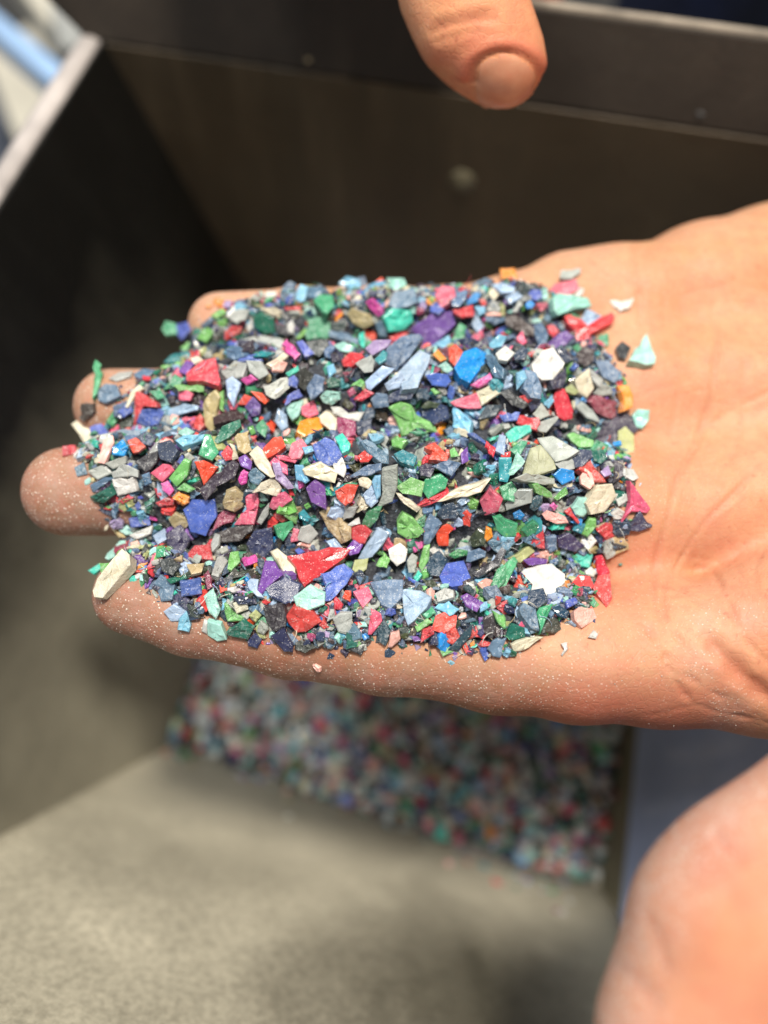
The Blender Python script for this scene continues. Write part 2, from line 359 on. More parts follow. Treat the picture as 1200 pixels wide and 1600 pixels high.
# ------------------------------------------------------------------ hands (one continuous skin each)
def cone_sdf(P, a, b, ra, rb):                   # round cone between two joints
    ba = b-a; L2 = ba@ba; pa = P-a
    h = np.clip((pa@ba)/L2, 0, 1); d = pa - h[:, None]*ba.astype(np.float32)
    return np.sqrt((d*d).sum(1)) - (ra + (rb-ra)*h)
def smin(a, b, k):
    h = np.maximum(k-np.abs(a-b), 0)/k; return np.minimum(a, b) - h*h*k*0.25
def chain(P, pts, k=0.003):
    out = None
    for (a, ra), (b, rb) in zip(pts[:-1], pts[1:]):
        d = cone_sdf(P, np.asarray(a, np.float32), np.asarray(b, np.float32), ra, rb)
        out = d if out is None else smin(out, d, k)
    return out
def surface(sdf, lo, hi, h):
    lo = np.asarray(lo); n = np.ceil((np.asarray(hi)-lo)/h).astype(int); st = 6; n = (n//st+1)*st+1
    cn = (n-1)//st+1
    g = np.stack(np.meshgrid(*[np.arange(c)*st*h for c in cn], indexing='ij'), -1).reshape(-1, 3)+lo
    cv = sdf(g.astype(np.float32)).reshape(cn)
    near = np.abs(cv) < st*h*1.25
    cell = np.zeros(cn-1, bool)
    for i in (0, 1):
        for j in (0, 1):
            for k in (0, 1): cell |= near[i:cn[0]-1+i, j:cn[1]-1+j, k:cn[2]-1+k]
    V = np.repeat(np.repeat(np.repeat(cv[:-1, :-1, :-1], st, 0), st, 1), st, 2).astype(np.float32)
    V = np.pad(V, ((0, 1),)*3, mode='edge')
    mk = np.repeat(np.repeat(np.repeat(cell, st, 0), st, 1), st, 2); mk = np.pad(mk, ((0, 1),)*3, mode='edge')
    idx = np.argwhere(mk)
    for s in range(0, len(idx), 1500000):
        q = idx[s:s+1500000]; V[q[:, 0], q[:, 1], q[:, 2]] = sdf((q*h+lo).astype(np.float32))
    ins = V < 0
    # surface nets
    N = V.shape; c = ins[:-1, :-1, :-1]; anyd = np.zeros_like(c)
    for i in (0, 1):
        for j in (0, 1):
            for k in (0, 1): anyd |= (ins[i:N[0]-1+i, j:N[1]-1+j, k:N[2]-1+k] != c)
    cells = np.argwhere(anyd); vid = -np.ones(anyd.shape, np.int64); vid[tuple(cells.T)] = np.arange(len(cells))
    acc = np.zeros((len(cells), 3)); cnt = np.zeros(len(cells))
    C8 = [(i, j, k) for i in (0, 1) for j in (0, 1) for k in (0, 1)]
    for a in C8:
        for b in C8:
            if sum(b)-sum(a) == 1 and all(y >= x for x, y in zip(a, b)):
                va = V[tuple((cells+a).T)]; vb = V[tuple((cells+b).T)]; m = (va < 0) != (vb < 0)
                t = np.where(m, va/np.where(m, va-vb, 1), 0)[:, None]
                acc += np.where(m[:, None], np.array(a)+t*(np.array(b)-np.array(a)), 0); cnt += m
    verts = (cells + acc/cnt[:, None])*h + lo
    faces = []
    for ax in range(3):
        sl0 = [slice(1, -1)]*3; sl0[ax] = slice(0, -1); sl1 = list(sl0); sl1[ax] = slice(1, None)
        A = ins[tuple(sl0)]; B = ins[tuple(sl1)]; e = np.argwhere(A != B)
        off = np.ones(3, int); off[ax] = 0; e2 = e+off
        o1, o2 = [(1, 2), (2, 0), (0, 1)][ax]
        u = np.zeros(3, int); u[o1] = 1; w = np.zeros(3, int); w[o2] = 1
        ok = (e2 < np.array(vid.shape)).all(1); e2 = e2[ok]; e = e[ok]
        q = np.stack([vid[tuple((e2-u-w).T)], vid[tuple((e2-w).T)], vid[tuple(e2.T)], vid[tuple((e2-u).T)]], 1)
        fl = A[tuple(e.T)]; q[~fl] = q[~fl][:, ::-1]; faces.append(q[(q >= 0).all(1)])
    return verts, np.concatenate(faces)

def normals(v, f):
    n = np.cross(v[f[:, 2]]-v[f[:, 0]], v[f[:, 3]]-v[f[:, 1]]); out = np.zeros_like(v)
    for i in range(4): np.add.at(out, f[:, i], n)
    return out/np.maximum(np.linalg.norm(out, axis=1), 1e-12)[:, None]
def relax(v, f, it=2, lam=0.5):
    e = np.concatenate([f[:, [0, 1]], f[:, [1, 2]], f[:, [2, 3]], f[:, [3, 0]]]); cnt = np.bincount(e.ravel(), minlength=len(v))[:, None]
    for _ in range(it):
        a = np.zeros_like(v); np.add.at(a, e[:, 0], v[e[:, 1]]); np.add.at(a, e[:, 1], v[e[:, 0]]); v = v+(a/cnt-v)*lam
    return v
def fast_mesh(name, v, f, mat, attrs):
    me = bpy.data.meshes.new(name); nf = len(f)
    me.vertices.add(len(v)); me.vertices.foreach_set('co', v.astype(np.float32).ravel())
    me.loops.add(nf*4); me.loops.foreach_set('vertex_index', f.astype(np.int32).ravel())
    me.polygons.add(nf); me.polygons.foreach_set('loop_start', np.arange(0, nf*4, 4, dtype=np.int32))
    me.update(calc_edges=True); me.validate(); me.polygons.foreach_set('use_smooth', [True]*len(me.polygons))
    for k, a in attrs.items():
        at = me.attributes.new(k, 'FLOAT', 'POINT'); at.data.foreach_set('value', np.asarray(a, np.float32))
    me.materials.append(mat); o = bpy.data.objects.new(name, me); COL.objects.link(o); return o
def seg_dist(u, v, pts):                         # distance in photo pixels from (u,v) to a polyline
    out = np.full(len(u), 1e9); par = np.zeros(len(u)); L = len(pts)-1
    for i, ((x0, y0), (x1, y1)) in enumerate(zip(pts[:-1], pts[1:])):
        dx, dy = x1-x0, y1-y0; t = np.clip(((u-x0)*dx+(v-y0)*dy)/(dx*dx+dy*dy), 0, 1)
        d = np.hypot(u-x0-t*dx, v-y0-t*dy); m = d < out; out = np.where(m, d, out); par = np.where(m, (i+t)/L, par)
    return out, par
def spline(pts, n=6):
    P = [pts[0]]+list(pts)+[pts[-1]]; out = []
    for i in range(1, len(P)-2):
        for k in range(n):
            t = k/n; p0, p1, p2, p3 = [np.array(q, float) for q in P[i-1:i+3]]
            out.append(tuple(0.5*((2*p1)+(-p0+p2)*t+(2*p0-5*p1+4*p2-p3)*t*t+(-p0+3*p1-3*p2+p3)*t**3)))
    return out+[tuple(pts[-1])]

def hc(px, py, r, dz=0.0): return (on_hand(px, py, (-r+dz)*0.001), r*0.001)     # joint under the palm plane, r in mm
def dc(px, py, t, r): return (at_depth(px, py, t), r*0.001)
PINKY = [hc(345, 508, 7.0), hc(470, 503, 7.1), hc(600, 505, 7.9), hc(700, 508, 8.0), hc(800, 505, 9.5)]
RING = [hc(176, 636, 7.9, .5), hc(300, 636, 7.9), hc(430, 640, 8.7), hc(600, 645, 8.6), hc(800, 650, 10)]
MIDDLE = [hc(106, 768, 8.9, .5), hc(230, 770, 8.6), hc(380, 775, 9.0), hc(560, 790, 9.0), hc(790, 800, 10.5)]
INDEX = [hc(208, 930, 7.5, 1), hc(300, 957, 7.8, .5), hc(450, 988, 8.2), hc(600, 1012, 8.4), hc(780, 1023, 10)]
PALM = [[hc(800, 505, 9.5), hc(890, 478, 11), hc(955, 478, 12.6), hc(1000, 478, 12.2), hc(1100, 462, 15.5), hc(1210, 440, 17), hc(1400, 430, 18), hc(1650, 480, 19)],
        [hc(800, 650, 10), hc(980, 620, 13), hc(1250, 600, 15), hc(1650, 620, 19)],
        [hc(790, 800, 10.5), hc(980, 800, 12), hc(1250, 780, 15), hc(1650, 740, 19)],
        [hc(780, 1023, 10), hc(900, 1024, 12), hc(1030, 1023, 13), hc(1200, 1038, 13), hc(1330, 1000, 15), hc(1650, 850, 18)]]
THENAR = [hc(1115, 1010, 9, 1.5), hc(1240, 985, 14, 5), hc(1420, 930, 17, 4), hc(1650, 800, 18)]
THUMB = [hc(1540, 960, 16, 6), dc(1475, 1195, 0.137, 15), dc(1322, 1315, 0.131, 13.4), dc(1200, 1395, 0.1285, 12.8), dc(1142, 1460, 0.128, 12.8), dc(1090, 1620, 0.127, 12.4), dc(1055, 1770, 0.128, 10.8), dc(1050, 1840, 0.129, 9.5)]
ARM = [[hc(1650, 560, 19), (on_hand(1650, 560)+np.array([0.12, 0.02, -0.02]), 0.023)], [hc(1650, 780, 19), (on_hand(1650, 780)+np.array([0.12, 0.01, -0.02]), 0.023)]]
def hand_sdf(P):
    f = None
    for ch in (PINKY, RING, MIDDLE, INDEX):
        d = chain(P, ch, 0.0025); f = d if f is None else smin(f, d, 0.0012)
    p = None
    for ch in PALM:
        d = chain(P, ch, 0.004); p = d if p is None else smin(p, d, 0.010)
    p = smin(p, chain(P, THENAR, 0.006), 0.006)
    for ch in ARM: p = smin(p, chain(P, ch), 0.012)
    th = chain(P, THUMB, 0.006); p = smin(p, th, 0.007)
    return smin(f, p, 0.005)
hv, hf = surface(hand_sdf, (-0.085, -0.128, -0.065), (0.245, 0.115, 0.045), 0.00062)
hv = relax(hv, hf, 2); hn = normals(hv, hf); hu, hw = pix(hv); facing = ((CAM-hv)*hn).sum(1)/np.linalg.norm(CAM-hv, axis=1)
crease = np.zeros(len(hv)); disp = np.zeros(len(hv))
isthumb = (chain(hv.astype(np.float32), THUMB[1:], 0.006) < 0.0015)
CREASES = [  # depth mm, half width px, polyline in photo pixels on the palm
    (0.55, 6, [(983, 378), (989, 405), (997, 450), (1001, 487), (1003, 530)]),
    (0.65, 7, [(1110, 470), (1119, 510), (1121, 550), (1117, 600), (1100, 663), (1078, 705), (1060, 750), (1047, 797), (1029, 857), (1022, 907), (1026, 950), (1040, 990)]),
    (0.7, 6, [(1200, 715), (1150, 768), (1100, 817), (1063, 873), (1040, 915), (1037, 945), (1050, 985), (1080, 1020)]),
    (0.65, 5, [(1003, 975), (1022, 1000), (1038, 1028), (1052, 1056), (1070, 1085), (1090, 1105)]),
    (0.4, 4, [(1014, 985), (1030, 1008), (1050, 1030), (1075, 1055), (1110, 1080), (1150, 1100)]),
    (1.25, 15, [(1092, 982), (1130, 1024), (1165, 1060), (1205, 1092), (1260, 1120)]),
    (0.5, 6, [(1100, 880), (1125, 912), (1140, 950), (1155, 985), (1180, 1018), (1210, 1040)]),
    (0.4, 5, [(1145, 470), (1175, 476), (1210, 478)]),
    (0.35, 5, [(1210, 608), (1165, 630), (1130, 650), (1105, 670)]),
    (0.3, 4, [(1175, 835), (1150, 870), (1120, 880), (1080, 890)]),
    (0.3, 4, [(1040, 930), (1075, 935), (1110, 955), (1140, 990)]),
    (0.3, 4, [(1065, 1080), (1110, 1110), (1160, 1120), (1210, 1130)]),
    (0.25, 5, [(1160, 520), (1165, 600), (1150, 700), (1110, 760)]),
    (0.22, 5, [(1065, 560), (1060, 640), (1040, 720)]),
    (0.25, 4, [(1200, 850), (1180, 890), (1190, 940), (1210, 960)])]
for dep, wd, pl in CREASES:
    wd = wd*(0.6 if dep < 1 else 0.85)
    d, t = seg_dist(hu, hw, spline(pl)); d = d + 2.2*np.sin(hu*0.11+hw*0.07)
    fade = np.clip(np.minimum(t, 1-t)*6, 0, 1)**0.6
    g = np.exp(-(d/wd)**2)*fade*(facing > 0.15)*(~isthumb)
    ridge = np.exp(-((np.abs(d)-wd*1.9)/wd)**2)*fade*(facing > 0.15)*(~isthumb)*0.28
    dep = dep*0.85; disp += -dep*0.001*g + dep*0.001*ridge; crease = np.maximum(crease, g*min(1, dep*1.1))
_r = random.Random(5)
for k in range(70):                              # faint secondary lines of the palm
    x, y = _r.uniform(1010, 1230), _r.uniform(420, 1120); an = _r.choice((1.2, 1.45, 0.9, 0.55, -0.5)) + _r.gauss(0, 0.25); Ln = _r.uniform(22, 70)
    pl = [(x+math.cos(an)*Ln*t+_r.gauss(0, 2.5), y+math.sin(an)*Ln*t+_r.gauss(0, 2.5)) for t in (-1, -.33, .33, 1)]
    d, t = seg_dist(hu, hw, spline(pl, 3)); g = np.exp(-(d/2.8)**2)*np.clip(np.minimum(t, 1-t)*4, 0, 1)*(facing > 0.15)*(~isthumb)
    disp -= _r.uniform(0.06, 0.16)*0.001*g; crease = np.maximum(crease, g*0.18)
# thumb folds
for dep, wd, pl in [(0.3, 9, [(1110, 1290), (1140, 1330), (1165, 1350)]), (0.3, 14, [(950, 1500), (1000, 1540), (1035, 1580)]), (0.2, 10, [(1000, 1420), (1030, 1470), (1040, 1530)])]:
    d, t = seg_dist(hu, hw, spline(pl)); g = np.exp(-(d/wd)**2)*np.clip(np.minimum(t, 1-t)*5, 0, 1)*isthumb*(facing > 0)
    disp -= dep*0.001*g; crease = np.maximum(crease, g*0.45)
# soft pads and hollow of the palm
def bump_at(px, py, sx, sy, h): return h*0.001*np.exp(-((hu-px)/sx)**2-((hw-py)/sy)**2)*(facing > 0)*(~isthumb)
disp += bump_at(1110, 410, 90, 60, 1.2) + bump_at(1180, 960, 60, 60, 1.2) + bump_at(900, 470, 60, 50, .6) - bump_at(1080, 640, 90, 120, 1.4) - bump_at(1010, 560, 60, 70, .6) + bump_at(985, 720, 40, 120, .8) + bump_at(960, 1060, 90, 50, .8)
hv = relax(hv + hn*disp[:, None], hf, 1)
ang = hn@(np.array([0, 0, 1.0]))
dust = np.zeros(len(hv))
dust = np.maximum(dust, np.clip((560-hu)/260, 0, 1)*1.0)                                  # fingertips
dust = np.maximum(dust, np.clip(1-np.abs(hw-1065)/75, 0, 1)*np.clip((1080-hu)/300, 0, 1)*0.9)    # side of the index finger
dust = np.maximum(dust, 0.22*np.clip((1210-hu)/200, 0, 1))
dust = np.where(isthumb, np.clip(1.15-seg_dist(hu, hw, [(1200, 1185), (1060, 1310), (985, 1430), (930, 1600)])[0]/110, 0, 1)*1.7, dust)
for (x, y, r) in [(1105, 970, 26), (1095, 1040, 30), (1170, 965, 22), (1140, 1110, 40)]: dust = np.maximum(dust, 0.85*np.exp(-((hu-x)**2+(hw-y)**2)/r**2)*(~isthumb))
flush_shade = np.zeros(len(hv))
for (x, y, sx, sy, a) in [(1190, 950, 70, 60, .75), (1150, 1060, 90, 40, .45), (1010, 600, 60, 45, .6), (1000, 860, 60, 50, .5), (940, 900, 60, 80, .5), (960, 990, 80, 60, .4), (1000, 720, 40, 110, .35), (700, 1060, 220, 40, .55), (420, 1010, 200, 50, .6), (110, 800, 70, 40, .8), (240, 960, 90, 40, .5), (1050, 1110, 120, 30, .55), (1160, 560, 60, 60, .2), (1150, 850, 80, 110, .28), (1190, 700, 60, 60, .2), (850, 1100, 300, 45, .8), (500, 1060, 260, 50, .9), (250, 990, 150, 50, .8), (90, 800, 90, 60, .6), (160, 610, 50, 60, .4)]:
    flush_shade = np.maximum(flush_shade, a*np.exp(-((hu-x)/sx)**2-((hw-y)/sy)**2))
low = np.interp(hu, [100, 200, 300, 450, 600, 760, 900, 1050, 1200], [985, 1000, 1030, 1060, 1090, 1114, 1136, 1144, 1153])
tan = np.clip((hw-(low-125))/105, 0, 1)**1.1*np.clip((1330-hu)/260, 0, 1)*0.95      # brown skin, deepened to paint shade on the side of the index finger
tips = np.clip((430-hu)/220, 0, 1)*0.8*np.clip(0.45+(hw-560)/420, 0.3, 1)
pink = flush_shade*0.9*np.clip((hu-820)/90, 0, 1); flush_shade = np.maximum(tan, tips)  # pink also paints light bleeding off the flakes onto the palm
flush_shade = np.where(isthumb, 0.08+0.22*np.exp(-((hu-1130)/50)**2-((hw-1330)/40)**2), flush_shade)
person = fast_mesh('person', hv, hf, M_SKIN, dict(crease=crease, dust=dust, flush_shade=flush_shade, pink=np.where(isthumb, 0.42+0.35*np.exp(-((hu-1130)/60)**2-((hw-1330)/45)**2), pink)))
tag(person, 'bare open left hand held palm up over the hopper, holding the heap of plastic flakes', 'person')
hand_bvh = BVHTree.FromPolygons([tuple(x) for x in hv], [tuple(int(i) for i in q) for q in hf])
def skin_z(x, y):
    h = hand_bvh.ray_cast(Vector((x, y, 0.03)), Vector((0, 0, -1)))
    return h[0].z if h[0] is not None and h[0].z > -0.03 else None

# second hand: one finger reaching over the rim, nail towards the viewer
T2 = 0.183
F2 = [dc(560, -620, .205, 17), dc(640, -400, .195, 14), dc(705, -160, .186, 11.8), dc(722, -20, T2, 11.8), dc(738, 38, T2, 10.4), dc(764, 72, T2+.001, 9.1), dc(785, 98, T2+.002, 8.3)]
F2b = [dc(560, -620, .205, 17), dc(450, -420, .182, 12), dc(440, -240, .174, 9.5), dc(470, -150, .175, 8)]
F2c = [dc(560, -620, .205, 17), dc(330, -470, .19, 12), dc(300, -280, .182, 9.5), dc(325, -190, .182, 8)]
B2 = [dc(560, -620, .205, 17), dc(420, -900, .22, 24), dc(300, -1300, .27, 24)]
def f2_sdf(P):
    d = chain(P, F2, 0.004)
    for c2 in (F2b, F2c): d = smin(d, chain(P, c2, 0.004), 0.004)
    return smin(d, chain(P, B2, 0.01), 0.014)
allp = np.array([p for c2 in (F2, F2b, F2c, B2) for p, r in c2])
v2, f2 = surface(f2_sdf, allp.min(0)-0.028, allp.max(0)+0.028, 0.0007)
v2 = relax(v2, f2, 2); n2 = normals(v2, f2); u2, w2 = pix(v2); fc2 = ((CAM-v2)*n2).sum(1) > 0
# nail: an ellipse set into the fingertip
ca, sa = math.cos(math.radians(8)), math.sin(math.radians(8))
du, dw = u2-791, w2-122; eu = (du*ca+dw*sa)/50; ew = (-du*sa+dw*ca)/40; er = np.sqrt(eu**2+ew**2)
er = np.where(ew > 0, np.maximum(np.abs(eu), 0)+0*er, er); er = np.where(ew > 0, np.sqrt(eu**2*1.0+(ew*0.55)**2), er)
dd = -0.0005*np.exp(-((er-1.0)/0.13)**2)*fc2*(w2 < 175)*(ew < 0.35) + 0.00045*np.exp(-((er-1.35)/0.22)**2)*fc2*(ew < 0.3) + 0.00025*np.clip(1-er, 0, 1)*fc2
fl2 = np.zeros(len(v2)); fl2 = np.maximum(fl2, 0.95*np.exp(-((er-1.3)/0.35)**2)*(ew < 0.4))
for (x, y, sx, sy, a) in [(745, 70, 50, 28, .7), (700, 90, 60, 25, .6), (740, 35, 40, 18, .45), (690, 40, 30, 12, .3)]: fl2 = np.maximum(fl2, a*np.exp(-((u2-x)/sx)**2-((w2-y)/sy)**2))
for pl, dep in [([(665, 55), (700, 42), (745, 32), (785, 30)], .5), ([(672, 68), (715, 54), (760, 44)], .35), ([(668, 42), (720, 26), (780, 18)], .3)]:
    d, t = seg_dist(u2, w2, spline(pl)); dd -= dep*0.001*np.exp(-(d/7)**2)*np.clip(np.minimum(t, 1-t)*5, 0, 1)*fc2
nail = np.clip((1.0-er)/0.1, 0, 1)*fc2
v2 = v2+n2*dd[:, None]
p2 = fast_mesh('person', v2, f2, M_SKIN2, dict(crease=np.zeros(len(v2)), dust=np.clip((680-u2)/60, 0, .35), flush_shade=fl2*(1-nail)*0.35, pink=fl2*(1-nail)))
tag(p2, 'blurred bare hand reaching over the back of the hopper with one finger pointing down', 'person')
# nail plate as its own thin part
fn = f2[(nail[f2] > 0.5).all(1) & (w2[f2] < 168).all(1)]
ids = np.unique(fn); mp = -np.ones(len(v2), int); mp[ids] = np.arange(len(ids))
mn = NT('nail'); mn.set('Base Color', tuple(lin((206, 140, 116)))+(1,)); mn.set('Roughness', 0.32); mn.set('Subsurface Weight', 0.1); mn.set('Subsurface Scale', 0.002)
mn.set('Base Color', mn.mix(mn.ramp(mn.noise(200, 3, vec=mn.obj()), .3, .7), lin((208, 150, 116)), lin((196, 126, 94))))
nl = mesh_obj('fingernail', v2[ids]+n2[ids]*0.00022, mp[fn], mn.m, smooth=True); nl.parent = p2
# ------------------------------------------------------------------ the heap of shredded plastic
PAL = {  # key: (colour as it is in plain light, words, clear?)
 'nv': ((32, 44, 72), 'navy', 0), 'sb': ((80, 108, 136), 'slate blue', 0), 'bl': ((62, 86, 172), 'royal blue', 0), 'sk': ((24, 128, 206), 'bright sky blue', 0),
 'lb': ((112, 176, 206), 'light blue', 0), 'pb': ((156, 180, 208), 'pale blue', 0), 'tl': ((34, 128, 138), 'teal', 0), 'tq': ((50, 196, 168), 'turquoise', 0),
 'mt': ((150, 206, 192), 'pale mint', 0), 'gn': ((58, 146, 98), 'green', 0), 'lg': ((104, 172, 84), 'light green', 0), 'dg': ((22, 92, 72), 'dark green', 0),
 'rd': ((206, 48, 50), 'red', 0), 'rr': ((232, 66, 42), 'orange red', 0), 'pk': ((224, 88, 116), 'pink', 0), 'mg': ((206, 70, 148), 'magenta', 0),
 'pu': ((106, 66, 146), 'purple', 0), 'lv': ((164, 140, 186), 'lilac', 0), 'wh': ((208, 206, 198), 'white', 0), 'cr': ((214, 204, 174), 'cream', 0),
 'gy': ((214, 218, 208), 'clear grey', 1), 'ck': ((50, 48, 46), 'charcoal', 0), 'og': ((236, 134, 26), 'orange', 0), 'yl': ((222, 228, 150), 'pale yellow green', 1),
 'sm': ((236, 172, 158), 'salmon', 0), 'mr': ((140, 46, 76), 'maroon', 0), 'br': ((176, 156, 108), 'tan', 0)}
for _k in PAL:                                   # a thin film of pale powder dulls every flake
    _c = np.array(PAL[_k][0], float); _c = _c*0.88+np.array([180, 182, 180])*0.12; PAL[_k] = (tuple(_c), PAL[_k][1], PAL[_k][2])
